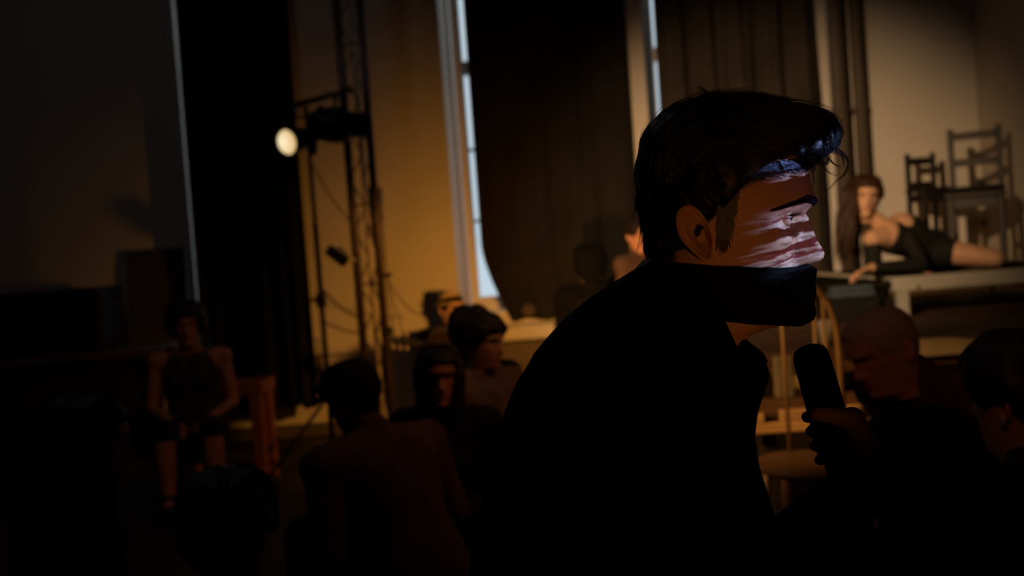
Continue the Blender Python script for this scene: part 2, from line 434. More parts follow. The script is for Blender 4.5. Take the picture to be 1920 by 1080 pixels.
# ------------------------------------------------------------------ curtains
def curtain(label, xl, xr, zbot, Y, material, seed, nf, sweep=None, badge=None, depth=1.):
    """hanging cloth with folds; sweep(v) gives extra offset of the left edge near the hem"""
    rs = np.random.default_rng(seed); ph = rs.uniform(0, 6.28, 8)
    x0 = (xl + xr) / 2
    top = 3.95; nu, nv = 90, 70
    rowsf = []; rowsb = []
    for j in range(nv + 1):
        v_ = j / nv; z = top + (zbot - top) * v_
        left = xl + (sweep(z) if sweep else 0)
        rf = []
        for i in range(nu + 1):
            u = i / nu; x = left + (xr - left) * u
            amp = .022 + .02 * v_
            d = amp * math.sin(u * nf * 6.28 + ph[0] + .8 * math.sin(3 * v_ + ph[1])) + .012 * math.sin(u * nf * 2.3 * 6.28 + ph[2] + 2 * v_)
            d += .006 * math.sin(u * 40 + v_ * 9 + ph[3])
            # diagonal drag folds low down
            d += .018 * math.sin(9 * (u + 1.3 * v_) + ph[4]) * max(0, v_ - .45)
            zz = z + (.012 * math.sin(u * nf * 6.28 + ph[5]) + .02 * math.sin(u * 4 + ph[6])) * v_
            rf.append((x, Y + d * depth, zz))
        rowsf.append(rf)
    root = empty('curtain', (x0, Y, zbot), label, 'curtain')
    mb = MB().grid(rowsf)
    o = mb.build('drape', material, root, True, recalc=False)
    s_ = o.modifiers.new('thick', 'SOLIDIFY'); s_.thickness = .006
    MB().tube([(xl - .1, Y, top + .012), (xr + .1, Y, top + .012)], .016, 10).build('curtain_rod', M['black_metal'], root, True)
    if badge: MB().lathe([(badge[3], -.002), (badge[3], .004)], Matrix.Translation(badge[:3]) @ Matrix.Rotation(math.pi / 2, 4, 'X'), 20).build('round_patch', M['panel'], root)['label'] = 'pale round spot low on the cloth'
    return root


CY = 7.56
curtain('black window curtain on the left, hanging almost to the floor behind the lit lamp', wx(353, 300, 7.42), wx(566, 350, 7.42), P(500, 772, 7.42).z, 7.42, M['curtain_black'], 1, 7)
c2l, c2b = wx(889, 290, 7.635), P(1000, 603, 7.635).z
zsw = P(908, 460, CY).z
def sweep2(z):
    t_ = max(0, min(1, (zsw - z) / (zsw - c2b))); return .20 * t_ ** 1.5
bd = P(991, 582, 7.59)
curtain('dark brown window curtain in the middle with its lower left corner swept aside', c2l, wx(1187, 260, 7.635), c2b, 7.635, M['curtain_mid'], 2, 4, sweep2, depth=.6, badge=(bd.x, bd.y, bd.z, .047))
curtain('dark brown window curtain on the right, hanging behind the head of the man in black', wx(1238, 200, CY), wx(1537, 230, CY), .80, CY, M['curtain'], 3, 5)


# ------------------------------------------------------------------ stage
def planks(root, name, x0, x1, y0, y1, z0, z1, n, material, along='x', gap=.005, jit=.003):
    for i in range(n):
        a = i / n; b_ = (i + 1) / n; dz = random.uniform(-jit, jit)
        if along == 'x': MB().box((x0 + random.uniform(0, .02), y0 + (y1 - y0) * a + gap / 2, z0), (x1, y0 + (y1 - y0) * b_ - gap / 2, z1 + dz), .004).build(name, material, root)
        else: MB().box((x0 + (x1 - x0) * a + gap / 2, y0, z0), (x0 + (x1 - x0) * b_ - gap / 2, y1, z1 + dz), .004).build(name, material, root)


# low step in front of the stage
SX0, SX1 = P(1398, 790, 4.1).x, XR - .05
ZS = P(1640, 757, 4.1).z
st = empty('stage_step', ((SX0 + SX1) / 2, 4.3, 0), 'long low wooden step with pale planks running along the front of the stage', 'step')
planks(st, 'top_plank', SX0, SX1, 4.105, 4.46, ZS - .03, ZS, 3, M['wood_brown'])
MB().box((SX0, 4.08, ZS - .042), (P(1432, 790, 4.1).x, 4.103, ZS - .004), .003).build('front_plank', M['wood'], st)
MB().box((P(1462, 790, 4.1).x, 4.08, ZS - .042), (SX1, 4.103, ZS + .002), .003).build('front_plank', M['wood'], st)
MB().box((SX0, 4.075, ZS - .088), (SX1, 4.103, ZS - .046), .003).build('front_plank', M['wood'], st)
for x in np.linspace(SX0 + .1, SX1 - .1, 4):
    for y in (4.16, 4.40): MB().box((x - .03, y - .03, 0), (x + .03, y + .03, ZS - .03), .004).build('leg', M['wood_dark'], st)
# main stage
ZB = .75
GX0 = 1.12
sg = empty('stage', ((GX0 + XR) / 2, 6.1, 0), 'raised wooden stage with brown boards filling the right end of the hall', 'stage')
planks(sg, 'board', GX0, XR - .01, 4.62, WY - .03, ZB - .03, ZB, 14, M['wood_brown'])
MB().box((GX0, 4.585, ZB - .11), (XR - .01, 4.615, ZB - .002), .004).build('front_fascia', M['wood_brown'], sg)
for x in np.linspace(GX0 + .1, XR - .1, 5):
    for y in (4.75, 6.1, 7.5): MB().box((x - .04, y - .04, 0), (x + .04, y + .04, ZB - .032), .004).build('post', M['wood_dark'], sg)
for y in (4.75, 6.1, 7.5): MB().box((GX0 + .02, y - .02, ZB - .12), (XR - .03, y + .02, ZB - .031)).build('joist', M['wood_dark'], sg)
# white framed deck
DY0, DY1 = 5.90, 7.42
dx0 = P(1678, 530, DY0).x; ZD = P(1690, 519, DY0).z
dk = empty('platform', ((dx0 + XR) / 2, 6.6, ZB), 'low platform with a cream painted frame, under the two chairs on the stage', 'platform')
MB().box((dx0, DY0, ZD - .088), (XR - .06, DY0 + .045, ZD), .006).build('front_beam', M['deck_paint'], dk)
MB().box((dx0, DY0 + .047, ZD - .088), (dx0 + .045, DY1, ZD - .002), .006).build('side_beam', M['deck_paint'], dk)
MB().box((XR - .105, DY0 + .047, ZD - .088), (XR - .06, DY1, ZD - .002), .006).build('side_beam', M['deck_paint'], dk)
MB().box((dx0 + .047, DY0 + .047, ZD - .03), (XR - .107, DY1, ZD - .003), .003).build('deck_board', M['deck_black'], dk)
for x in (dx0 + .05, XR - .14):
    for y in (DY0 + .03, DY1 - .05): MB().box((x - .032, y - .026, ZB + .001), (x + .032, y + .03, ZD - .088), .004).build('leg', M['deck_paint'], dk)
hp = P(1722, 538, DY0 - .001)
MB().lathe([(.011, 0), (.011, .004)], Matrix.Translation((hp.x, DY0, hp.z)) @ Matrix.Rotation(math.pi / 2, 4, 'X'), 12).build('bolt', M['black_metal'], dk)
# black deck on which the woman leans
ex0, ex1 = P(1440, 525, 5.95).x, dx0 - .012
ZE = ZD - .018
bk = empty('platform', ((ex0 + ex1) / 2, 6.5, ZB), 'black low platform under the reclining woman, left of the cream framed one', 'platform')
MB().box((ex0, 5.93, ZE - .04), (ex1, 7.3, ZE), .006).build('deck_board', M['deck_black'], bk)
for x in (ex0 + .06, ex1 - .06):
    for y in (6.0, 7.2): MB().box((x - .03, y - .03, ZB + .001), (x + .03, y + .03, ZE - .04), .004).build('leg', M['deck_black'], bk)
# blue grey folded cloth beneath the black deck
q0, q1 = P(1556, 560, 5.86), P(1648, 535, 5.86)
hc = P(1600, 536, 5.86).z - ZB
cr = empty('crate', ((q0.x + q1.x) / 2, 5.98, ZB), 'low black crate under the edge of the black platform, carrying a folded cloth', 'crate')
MB().box((q0.x, 5.85, ZB + .002), (q1.x, 5.87, ZB + hc * .62), .004).build('front_board', M['canvas'], cr)
MB().box((q0.x, 6.08, ZB + .002), (q1.x, 6.10, ZB + hc * .62), .004).build('rear_board', M['canvas'], cr)
for x in (q0.x + .01, q1.x - .01): MB().box((x - .01, 5.871, ZB + .002), (x + .01, 6.079, ZB + hc * .62), .003).build('side_board', M['canvas'], cr)
MB().box((q0.x - .005, 5.845, ZB + hc * .62), (q1.x + .005, 6.105, ZB + hc * .68), .004).build('lid', M['canvas'], cr)
mb = MB().box((q0.x + .01, 5.85, ZB + hc * .685), (q1.x - .02, 6.08, ZB + hc * .84), .014).box((q0.x + .02, 5.86, ZB + hc * .845), (q1.x - .03, 6.07, ZB + hc), .014)
tag(mb.build('folded_cloth', M['blue_cloth']), 'blue grey folded cloth lying on the crate under the edge of the black platform', 'cloth')
# pale rounded board lying on the stage edge behind the grey haired man
bp_ = P(1775, 640, 4.72)
vs = []
mb = MB(); ring = []
xa, xb = P(1690, 660, 4.585).x, P(1836, 655, 4.585).x
out_ = [(xa, 0), (xb - .10, 0), (xb - .03, .018), (xb, .040), (xb - .05, .062), (xb - .14, .074), (xa, .078)]
zc = P(1760, 665, 4.57).z
n = len(out_)
mb.add([(x, 4.552, zc + z) for x, z in out_] + [(x, 4.58, zc + z) for x, z in out_],
       [tuple(range(n)), tuple(range(2 * n - 1, n - 1, -1))] + [(i, (i + 1) % n, n + (i + 1) % n, n + i) for i in range(n)])
tag(mb.build('board', M['pale_cloth']), 'pale board with a rounded end fixed along the stage edge behind the grey haired man', 'board')
# pale block beside the bentwood chair
q0, q1 = P(1438, 702, 4.56), P(1466, 662, 4.56)
q0 = Vector((q0.x, 4.50, ZS + .003)); 
tag(MB().box((q0.x, 4.39, ZS + .001), (q1.x, 4.455, q1.z), .006).build('block', M['dull_block']), 'small dull pale block seen between the chair spindles under the chin of the man', 'block')
q = P(1548, 622, 4.75)
cup = empty('cup', (q.x, 4.75, ZB), 'small white cup on the stage, seen through the bent chair hoop', 'cup')
hh = q.z + .055 - ZB
MB().lathe([(.026, 0.001), (.038, hh), (.035, hh), (.022, .012)], Matrix.Translation((q.x, 4.75, ZB)), 18).build('cup_body', M['pale_cloth'], cup, True)


# ------------------------------------------------------------------ chairs
def chair(label, base, yaw, wd, dp, sh, bh, material, cush, rails, t_=.042, name='ladder_back_chair'):
    """ladder back chair; local +y is the front"""
    root = empty(name, base, label, 'chair')
    R = Matrix.Translation(base) @ Matrix.Rotation(yaw, 4, 'Z')
    T = lambda x, y, z: R @ Vector((x, y, z))
    up = R.to_3x3() @ Vector((0, 1, 0))
    for s in (-1, 1):
        x = s * (wd / 2 - t_ / 2)
        MB().bar(T(x, -dp / 2, 0.001), T(x, -dp / 2, bh), t_, t_, up, .005).build('rear_post', material, root)
        MB().bar(T(x, dp / 2 - t_, 0.001), T(x, dp / 2 - t_, sh - .03), t_, t_, up, .005).build('front_leg', material, root)
        MB().bar(T(x, -dp / 2, sh - .07), T(x, dp / 2 - t_, sh - .07), .022, .06, (0, 0, 1)).build('side_apron', material, root)
        MB().bar(T(x, -dp / 2, sh * .42), T(x, dp / 2 - t_, sh * .42), .02, .03, (0, 0, 1)).build('side_stretcher', material, root)
    MB().bar(T(-wd / 2 + t_, dp / 2 - t_, sh - .07), T(wd / 2 - t_, dp / 2 - t_, sh - .07), .022, .07, (0, 0, 1)).build('front_apron', material, root)
    for z in rails: MB().bar(T(-wd / 2 + t_, -dp / 2, z), T(wd / 2 - t_, -dp / 2, z), .02, .055, (0, 0, 1)).build('back_slat', material, root)
    mb = MB().obox(T(0, .0, sh - .015), (wd / 2 + .012, dp / 2 + .012, .015), R.to_3x3(), .008); mb.build('seat', material, root)
    if cush:
        bm = bmesh.new(); bmesh.ops.create_cube(bm, size=2)
        bmesh.ops.subdivide_edges(bm, edges=bm.edges, cuts=6, use_grid_fill=True)
        for vv in bm.verts:
            x, y, z = vv.co; k = (1 - abs(x) ** 4) * (1 - abs(y) ** 4)
            vv.co = R @ Vector((x * wd * .52, y * dp * .52, sh + .022 + z * (.008 + .018 * max(0, k) ** .5)))
        me = bpy.data.meshes.new('seat_cushion'); bm.to_mesh(me); bm.free(); link('seat_cushion', me, M['cushion'], root, True)
    return root


a = P(1790, 430, 7.15); b_ = P(1884, 430, 7.0)
cc = (a + b_) / 2
yaw = math.atan2(b_.y - a.y, b_.x - a.x) + math.pi
tpz = P(1884, 232, 7.0).z; seatz = P(1810, 362, 6.85).z
fwd = Vector((-math.sin(yaw), math.cos(yaw), 0))
wdA = (b_ - a).length + .0
baseA = Vector((cc.x, cc.y, ZD)) + fwd * .20
chair('larger grey brown ladder back chair with a black seat cushion on the cream platform', baseA, yaw, wdA + .03, .40, seatz - ZD, tpz - ZD, M['chair_paint'], True, (P(1840, 252, 7.07).z - ZD, P(1840, 302, 7.07).z - ZD))
a = P(1718, 330, 7.24); b_ = P(1769, 330, 7.36)
yaw = math.atan2(b_.y - a.y, b_.x - a.x) + math.pi
yaw = math.radians(180 + 52)
cB = (a + b_) / 2
fwd = Vector((-math.sin(yaw), math.cos(yaw), 0))
chair('smaller dark ladder back chair half hidden behind the larger chair', Vector((cB.x, cB.y, ZB)) + Vector((.0, .0, 0)) + Vector((0, 0, ZD - ZB)), math.radians(188), .235, .24, P(1745, 352, 7.3).z - ZD, P(1745, 284, 7.3).z - ZD, M['chair_dark'], False, (P(1745, 299, 7.3).z - ZD, P(1745, 345, 7.3).z - ZD), .034)

# bentwood hoop chair in front of the stage
YC = 3.78
root = empty('hoop_back_chair', (P(1480, 700, YC).x, YC - .2, 0), 'wooden bentwood chair with a hoop back, behind the chin of the man in black', 'chair')
xl, xr = P(1384, 640, YC).x, P(1572, 640, YC).x
zs_ = .45; ztop = P(1480, 522, YC).z
def hoop(xl, xr, zt, r_):
    pts = []
    for k in range(25):
        a = math.pi * k / 24
        pts.append(((xl + xr) / 2 - (xr - xl) / 2 * math.cos(a) * (1), YC, .78 + (zt - .78) * abs(math.sin(a)) ** .62))
    return [(xl, YC, zs_)] + pts + [(xr, YC, zs_)], r_
pts, r_ = hoop(xl, xr, ztop, .013); MB().tube(pts, r_, 10).build('hoop', M['hoop_wood'], root, True)
for px in (1467, 1528, 1546):
    x = P(px, 620, YC).x; u = (x - (xl + xr) / 2) / ((xr - xl) / 2)
    zt = .78 + (ztop - .78) * math.sqrt(max(0, 1 - u * u)) ** .62
    MB().tube([(x, YC, zs_), (x, YC, zt - .004)], .0075, 8).build('spindle', M['hoop_wood'], root, True)
cx = (xl + xr) / 2
MB().lathe([(.05, 0), (.195, .004), (.205, .016), (.195, .028), (.05, .03)], Matrix.Translation((cx, YC - .17, zs_ - .012)), 24).build('seat', M['wood_brown'], root, True)
for sx in (-1, 1):
    for sy in (-1, 1): MB().tube([(cx + sx * .12, YC - .17 + sy * .12, zs_ - .01), (cx + sx * .17, YC - .17 + sy * .17, .002)], [.016, .012], 8).build('leg', M['hoop_wood'], root, True)

# ------------------------------------------------------------------ lighting tower, stand, lamps
TY = 6.45
tr = empty('lighting_tower', (P(690, 640, TY).x, TY, 0), 'tall metal lattice tower standing before the amber wall', 'truss')
def vx(px, py, Y): return P(px, py, Y).x
chA = (vx(668, 480, TY), TY); chB = (vx(711, 480, TY - .1), TY - .1); chC = (vx(694, 480, TY + .12), TY + .12)
TOP = 4.2
for (c_, r_, mm) in ((chA, .027, 'truss_metal'), (chB, .026, 'truss_metal'), (chC, .016, 'truss_bright')):
    MB().tube([(c_[0], c_[1], 0.02), (c_[0], c_[1], TOP)], r_, 12).build('upright', M[mm], tr, True)
# added pale tubes standing in for highlights on the front upright
q = P(705, 388, TY - .1)
mb = MB()
MB().tube([(chB[0] - .034, TY - .10, q.z - .20), (chB[0] - .034, TY - .10, q.z + .13)], .012, 10).build('highlight_tube', M['truss_bright'], tr, True)
MB().tube([(chB[0] + .036, TY - .08, q.z - .10), (chB[0] + .036, TY - .08, q.z + .12)], .011, 10).build('highlight_tube', M['truss_bright'], tr, True)
z = .15; k = 0
while z < TOP - .2:
    pr = (chA, chC) if k % 2 == 0 else (chC, chA)
    MB().tube([(pr[0][0], pr[0][1], z), (pr[1][0], pr[1][1], z + .17)], .006, 6).build('brace', M['truss_metal'], tr, True)
    pr = (chC, chB) if k % 2 == 0 else (chB, chC)
    MB().tube([(pr[0][0], pr[0][1], z), (pr[1][0], pr[1][1], z + .17)], .006, 6).build('brace', M['truss_metal'], tr, True)
    if k % 3 == 0:
        MB().tube([(chA[0], chA[1], z), (chB[0], chB[1], z)], .007, 6).build('rung', M['truss_metal'], tr, True)
    z += .17; k += 1
MB().box((chA[0] - .22, TY - .30, .0), (chB[0] + .2, TY + .32, .02), .004).build('base_plate', M['black_metal'], tr)
q = P(726, 516, TY - .1)
MB().tube([(chB[0], q.y, q.z), (q.x + .03, q.y - .01, q.z)], .012, 8).build('clamp', M['black_metal'], tr, True)
q = P(722, 622, TY - .1)
MB().obox((chB[0] + .01, q.y, q.z), (.035, .03, .03), Matrix.Identity(3), .008).build('clamp', M['black_metal'], tr)

# tripod stand
SY = 6.2
ptop = P(579, 270, SY); pbot = P(622, 700, SY)
sd = empty('lamp_stand', (ptop.x, SY, 0), 'slim black tripod stand left of the lattice tower, carrying the lit lamp', 'stand')
MB().tube([(ptop.x, SY, .22), (ptop.x, SY, P(596, 420, SY).z)], .017, 10).build('lower_pole', M['black_metal'], sd, True)
MB().tube([(ptop.x, SY, P(596, 420, SY).z - .02), (ptop.x, SY, P(575, 200, SY).z)], .013, 10).build('upper_pole', M['black_metal'], sd, True)
q = P(602, 563, SY)
MB().obox((ptop.x, SY, q.z), (.028, .03, .045), Matrix.Identity(3), .008).build('collar', M['black_metal'], sd)
MB().tube([(ptop.x, SY, q.z), (ptop.x - .06, SY - .02, q.z + .005)], .010, 8).build('knob', M['black_metal'], sd, True)
for a_ in (200, 325, 80):
    dx, dy = math.cos(math.radians(a_)), math.sin(math.radians(a_))
    MB().tube([(ptop.x, SY, .50), (ptop.x + dx * .42, SY + dy * .42, .02)], .013, 8).build('leg', M['black_metal'], sd, True)
    MB().tube([(ptop.x, SY, .20), (ptop.x + dx * .24, SY + dy * .24, .22)], .008, 6).build('brace', M['black_metal'], sd, True)
a = P(518, 207, SY); b_ = P(662, 168, SY + .25)
MB().tube([a, b_], .020, 10).build('cross_bar', M['black_metal'], sd, True)

# the lit lamp
LP = P(540, 266, SY - .05)
aim = (Vector((-.46, -1.0, -.22))).normalized()
xax = Vector((0, 0, 1)).cross(aim).normalized() * -1
lm = empty('stage_lamp', LP, 'glowing round stage lamp hanging from the stand, the only lit one in view', 'lamp')
Rm = aim.to_track_quat('Z', 'Y').to_matrix().to_4x4(); TM = Matrix.Translation(LP) @ Rm
MB().lathe([(.045, -.22), (.06, -.215), (.075, -.12), (.086, -.03), (.090, .0), (.094, .015), (.094, .03), (.080, .03), (.078, .0)], TM, 28).build('lamp_housing', M['black_metal'], lm, True)
me = MB().lathe([(.002, .012), (.03, .0115), (.055, .009), (.077, .002), (.077, -.004), (.002, -.004)], None, 28).mesh('lens')
lo = link('lens', me, M['glow'], None, True); lo.matrix_world = TM; lo.parent = lm; lo.matrix_parent_inverse = Matrix.Translation(-LP)
for s in (-1, 1):
    e0 = TM @ Vector((s * .105, 0, -.06)); 
    MB().bar(e0, Vector((e0.x, e0.y, LP.z + .15)), .02, .008, aim, .002).build('yoke_arm', M['black_metal'], lm)
e0 = TM @ Vector((-.105, 0, -.06)); e1 = TM @ Vector((.105, 0, -.06))
MB().bar(Vector((e0.x, e0.y, LP.z + .15)), Vector((e1.x, e1.y, LP.z + .15)), .02, .01, (0, 0, 1), .002).build('yoke_top', M['black_metal'], lm)
mid = (e0 + e1) / 2; mid.z = LP.z + .15
MB().obox(mid + Vector((0, 0, .05)), (.03, .025, .06), Matrix.Identity(3), .006).build('hook_clamp', M['black_metal'], lm)
ll = bpy.data.lights.new('lamp_light', 'SPOT'); llo = bpy.data.objects.new('lamp_light', ll); C.objects.link(llo)
ll.energy = 14; ll.color = (1, .6, .25); ll.spot_size = math.radians(60); ll.spot_blend = .8; ll.shadow_soft_size = .05
llo.location = LP + aim * .06; llo.rotation_euler = aim.to_track_quat('-Z', 'Y').to_euler()

# dark moving-head fixture beside it
FP = P(632, 234, SY + .12)
fx = empty('stage_lamp', FP, 'big black stage lamp on the cross bar, right of the glowing lamp', 'lamp')
d = Vector((.98, .15, -.06)).normalized(); TM = Matrix.Translation(FP) @ d.to_track_quat('Z', 'Y').to_matrix().to_4x4()
MB().lathe([(.03, -.175), (.075, -.17), (.098, -.12), (.115, -.04), (.115, .03), (.10, .07), (.085, .085), (.08, .10)], TM, 20).build('lamp_housing', M['black_metal'], fx, True)
MB().lathe([(.078, .10), (.082, .21), (.076, .212), (.074, .11)], TM, 20).build('lens_hood', M['black_metal'], fx, True)
for (s, zz) in ((-1, 0), (1, 0)):
    p0 = TM @ Vector((0, s * .12, 0)); p1 = Vector((p0.x, p0.y, P(632, 178, SY + .12).z))
    MB().bar(p0, p1, .03, .008, (1, 0, 0), .002).build('yoke_arm', M['black_metal'], fx)
p1 = FP.copy(); p1.z = P(632, 180, SY + .12).z
MB().obox(p1, (.03, .13, .006), Matrix.Identity(3), .002).build('yoke_top', M['black_metal'], fx)
p2 = P(602, 200, SY + .1)
MB().tube([p2, P(590, 245, SY + .05), P(588, 290, SY + .03)], .022, 8).build('connector_cable', M['black_metal'], fx, True)

# small lamp clipped to the tower
a = P(614, 466, TY - .06); b_ = P(650, 494, TY - .06)
cl = empty('clip_lamp', (a + b_) / 2, 'small dark tilted lamp head clipped to the lattice tower halfway up', 'lamp')
MB().bar(a, b_, .07, .045, (0, 1, 0), .008).build('lamp_head', M['black_metal'], cl)
MB().tube([P(634, 463, TY - .05), P(668, 490, TY - .02)], .010, 8).build('clip_arm', M['truss_bright'], cl, True)
MB().tube([P(640, 481, TY - .06), P(650, 476, TY - .05)], .008, 8).build('pivot', M['black_metal'], cl, True)

# cables
def cable(p0, p1, sag, label, r_=.006, n=14):
    pts = [Vector(p0).lerp(Vector(p1), k / n) - Vector((0, 0, sag * 4 * (k / n) * (1 - k / n))) for k in range(n + 1)]
    tag(MB().tube(pts, r_, 6).build('cable', M['black_metal'], None, True), label, 'cable')


cable(P(582, 300, SY), P(664, 420, TY), .05, 'upper dark cable drooping between the lamp stand and the tower', .005)
cable(P(604, 540, SY), P(672, 595, TY), .03, 'middle dark cable drooping between the lamp stand and the tower')
cable(P(612, 605, SY), P(678, 625, TY), .015, 'lower dark cable drooping between the lamp stand and the tower')
cable(P(716, 420, TY - .1), P(745, 690, TY), .02, 'thin dark cable hanging down the right side of the tower', .004)
cable(P(725, 520, TY - .1), P(792, 590, 7.3), .06, 'thin dark cable running from the tower clamp towards the man in the hat', .004)
cable(P(728, 530, TY - .1), P(772, 660, 7.0), .05, 'thin dark cable sagging behind the guitar neck', .003)
cable(P(600, 668, SY), P(684, 658, TY), .004, 'flat dark cable stretched low between the lamp stand and the tower', .005)

# ------------------------------------------------------------------ left end: table with case and panel
TZ = P(150, 660, 7.0).z
tb = empty('table', (-3.6, 7.2, 0), 'long dark table along the window wall at the far left', 'table')
MB().box((XL + .05, 6.75, TZ - .05), (P(345, 650, 7.2).x, 7.46, TZ), .006).build('table_top', M['wood_brown'], tb)
MB().box((XL + .12, 6.84, .06), (P(345, 650, 7.2).x - .06, 6.87, TZ - .05), .004).build('shade_board', M['wood_dark'], tb)  # added board that keeps the space under the table dark
for x in (XL + .15, P(345, 650, 7.2).x - .08):
    for y in (6.82, 7.4): MB().box((x - .03, y - .03, 0), (x + .03, y + .03, TZ - .05), .004).build('leg', M['wood_dark'], tb)
x1 = P(206, 600, 7.1).x; zt = P(150, 540, 7.1).z
cs = empty('case', ((XL + x1) / 2, 7.2, TZ), 'long black equipment case standing on the table at the far left', 'case')
MB().box((XL + .25, 6.95, TZ + .012), (x1, 7.4, TZ + (zt - TZ) * .72), .03).build('case_body', M['canvas'], cs)
MB().box((XL + .25, 6.95, TZ + (zt - TZ) * .74), (x1, 7.4, zt), .03).build('lid', M['canvas'], cs)
for x in (XL + .6, x1 - .3): MB().box((x - .03, 6.935, TZ + (zt - TZ) * .66), (x + .03, 6.949, TZ + (zt - TZ) * .8), .004).build('latch', M['black_metal'], cs)
for x in (XL + .35, x1 - .1): MB().box((x - .04, 7.0, TZ + .001), (x + .04, 7.35, TZ + .012)).build('foot', M['black_metal'], cs)
a = P(236, 644, 7.45); b_ = P(348, 644, 7.45); zt = P(290, 468, 7.55).z; TZ = P(1000, 607, 7.55).z
pn = empty('panel', ((a.x + b_.x) / 2, 7.5, TZ), 'brown wooden panel leaning on the wall beside the left curtain', 'panel')
mb = MB(); R = Matrix.Rotation(math.radians(-6), 3, 'X')
cz = (TZ + zt) / 2
mb.obox(((a.x + b_.x) / 2, 7.60, cz + .004), ((b_.x - a.x) / 2, .010, (zt - TZ) / 2), R, .003); mb.build('panel_board', M['panel'], pn)
for s in (-1, 1):
    MB().obox(((a.x + b_.x) / 2 + s * ((b_.x - a.x) / 2 - .025), 7.585, cz + .004), (.025, .008, (zt - TZ) / 2), R, .003).build('panel_stile', M['panel'], pn)


# ------------------------------------------------------------------ people: head
def interp(tab, z): 
    zs_ = [p[0] for p in tab]; return np.interp(z, zs_[::-1] if zs_[0] > zs_[-1] else zs_, [p[1] for p in tab][::-1] if zs_[0] > zs_[-1] else [p[1] for p in tab])


T_FRONT = [(137, 12), (134, 42), (127, 62), (118, 78), (105, 93), (85, 107), (65, 113), (52, 117), (44, 116), (37, 110), (30, 106), (15, 101), (0, 98), (-15, 98), (-25, 101), (-36, 105),
           (-40, 104), (-44, 101), (-48, 103), (-53, 103), (-62, 97), (-70, 101), (-78, 103), (-86, 100), (-93, 90), (-99, 66), (-106, 46), (-118, 40), (-150, 40)]
T_BACK = [(137, -12), (134, -38), (127, -56), (115, -73), (90, -90), (60, -96), (30, -93), (0, -82), (-25, -70), (-50, -62), (-80, -60), (-110, -62), (-150, -66)]
T_W = [(137, 12), (134, 40), (127, 55), (115, 66), (90, 76), (60, 79), (30, 77), (0, 75), (-25, 70), (-50, 64), (-75, 57), (-90, 52), (-105, 52), (-120, 54), (-150, 58)]
T_TAP = [(137, .05), (60, .14), (30, .17), (0, .24), (-25, .32), (-50, .40), (-75, .50), (-93, .5), (-106, .1), (-150, 0)]
T_NOSE = [(33, 0), (28, 6), (15, 15), (0, 24), (-8, 29), (-13, 31), (-18, 29), (-22, 23), (-26, 10), (-31, 0)]
T_NW = [(33, 8), (15, 8.5), (0, 10), (-12, 14), (-20, 15), (-31, 12)]


BACKS = 1.


def head_point(th, z, fem=0., nose=1., feat=True):
    yf, yb, wd = interp(T_FRONT, z), interp(T_BACK, z) * BACKS, interp(T_W, z)
    tap = interp(T_TAP, z); yc = 2.
    c_, s_ = math.cos(th), math.sin(th)
    cc = math.copysign(abs(c_) ** .86, c_); ss = math.copysign(abs(s_) ** .86, s_)
    cp = max(0, c_)
    x = wd * ss * (1 - tap * cp ** 1.2)
    y = yc + (yf - yc) * cc if c_ > 0 else yc + (yc - yb) * cc
    if feat and c_ > 0:
        g = lambda x0, z0, sx, sz: math.exp(-((abs(x) - x0) / sx) ** 2 - ((z - z0) / sz) ** 2)
        nw = interp(T_NW, z)
        y += nose * interp(T_NOSE, z) * math.exp(-(abs(x) / nw) ** 2.6) * (c_ > 0)
        y -= 14 * g(33, 24, 16, 9.5)                       # sockets
        y += (4.5 - 3 * fem) * g(26, 45, 20, 7)             # brow
        y += 5 * g(46, 0, 15, 14)                           # cheekbone
        y -= 3.0 * g(0, -44, 22, 2.6)                       # mouth line
        y += 2.0 * g(0, -37.5, 17, 4) + 2.4 * g(0, -50.5, 15, 4.5)
        y -= 2.5 * g(22, -22, 5, 12)                        # cheek fold
        y += 3.5 * math.exp(-((abs(x) - 12.5) / 5.5) ** 2 - ((z + 19) / 6.5) ** 2) * nose   # nostril wings
        x += math.copysign(2 * math.exp(-((z - 4) / 16) ** 2 - ((th if th < math.pi else 6.283 - th) - 1.0) ** 2 / .12), s_) if abs(s_) > .01 else 0
    return Vector((x, y, z))


def head_mesh(mb, X, nth, nz, fem=0., nose=1., zlow=-135, sc_=1.):
    """X maps mm head space to world"""
    zs_ = [137 - (137 - zlow) * (k / nz) ** 1.0 for k in range(nz + 1)]
    zs_ = list(np.concatenate([[137, 136, 134.5, 132], np.linspace(129, zlow, nz)]))
    rows = []
    # angular samples denser in the face
    ths = []
    for k in range(nth):
        u = k / nth * 2 * math.pi; ths.append(u - .45 * math.sin(u))
    for z in zs_: rows.append([X(head_point(th, z, fem, nose)) for th in ths])
    mb.grid(rows, True)
    n0 = len(mb.v) - len(zs_) * nth
    mb.f.append(tuple(n0 + k for k in range(nth))); last = n0 + (len(zs_) - 1) * nth
    mb.f.append(tuple(last + k for k in range(nth - 1, -1, -1)))


EAR_R, EAR_F, EAR_Y, EAR_X, EAR_D, EAR_Z, EAR_T = 18.5, 15., -10., 69.5, 7.5, 8., .10


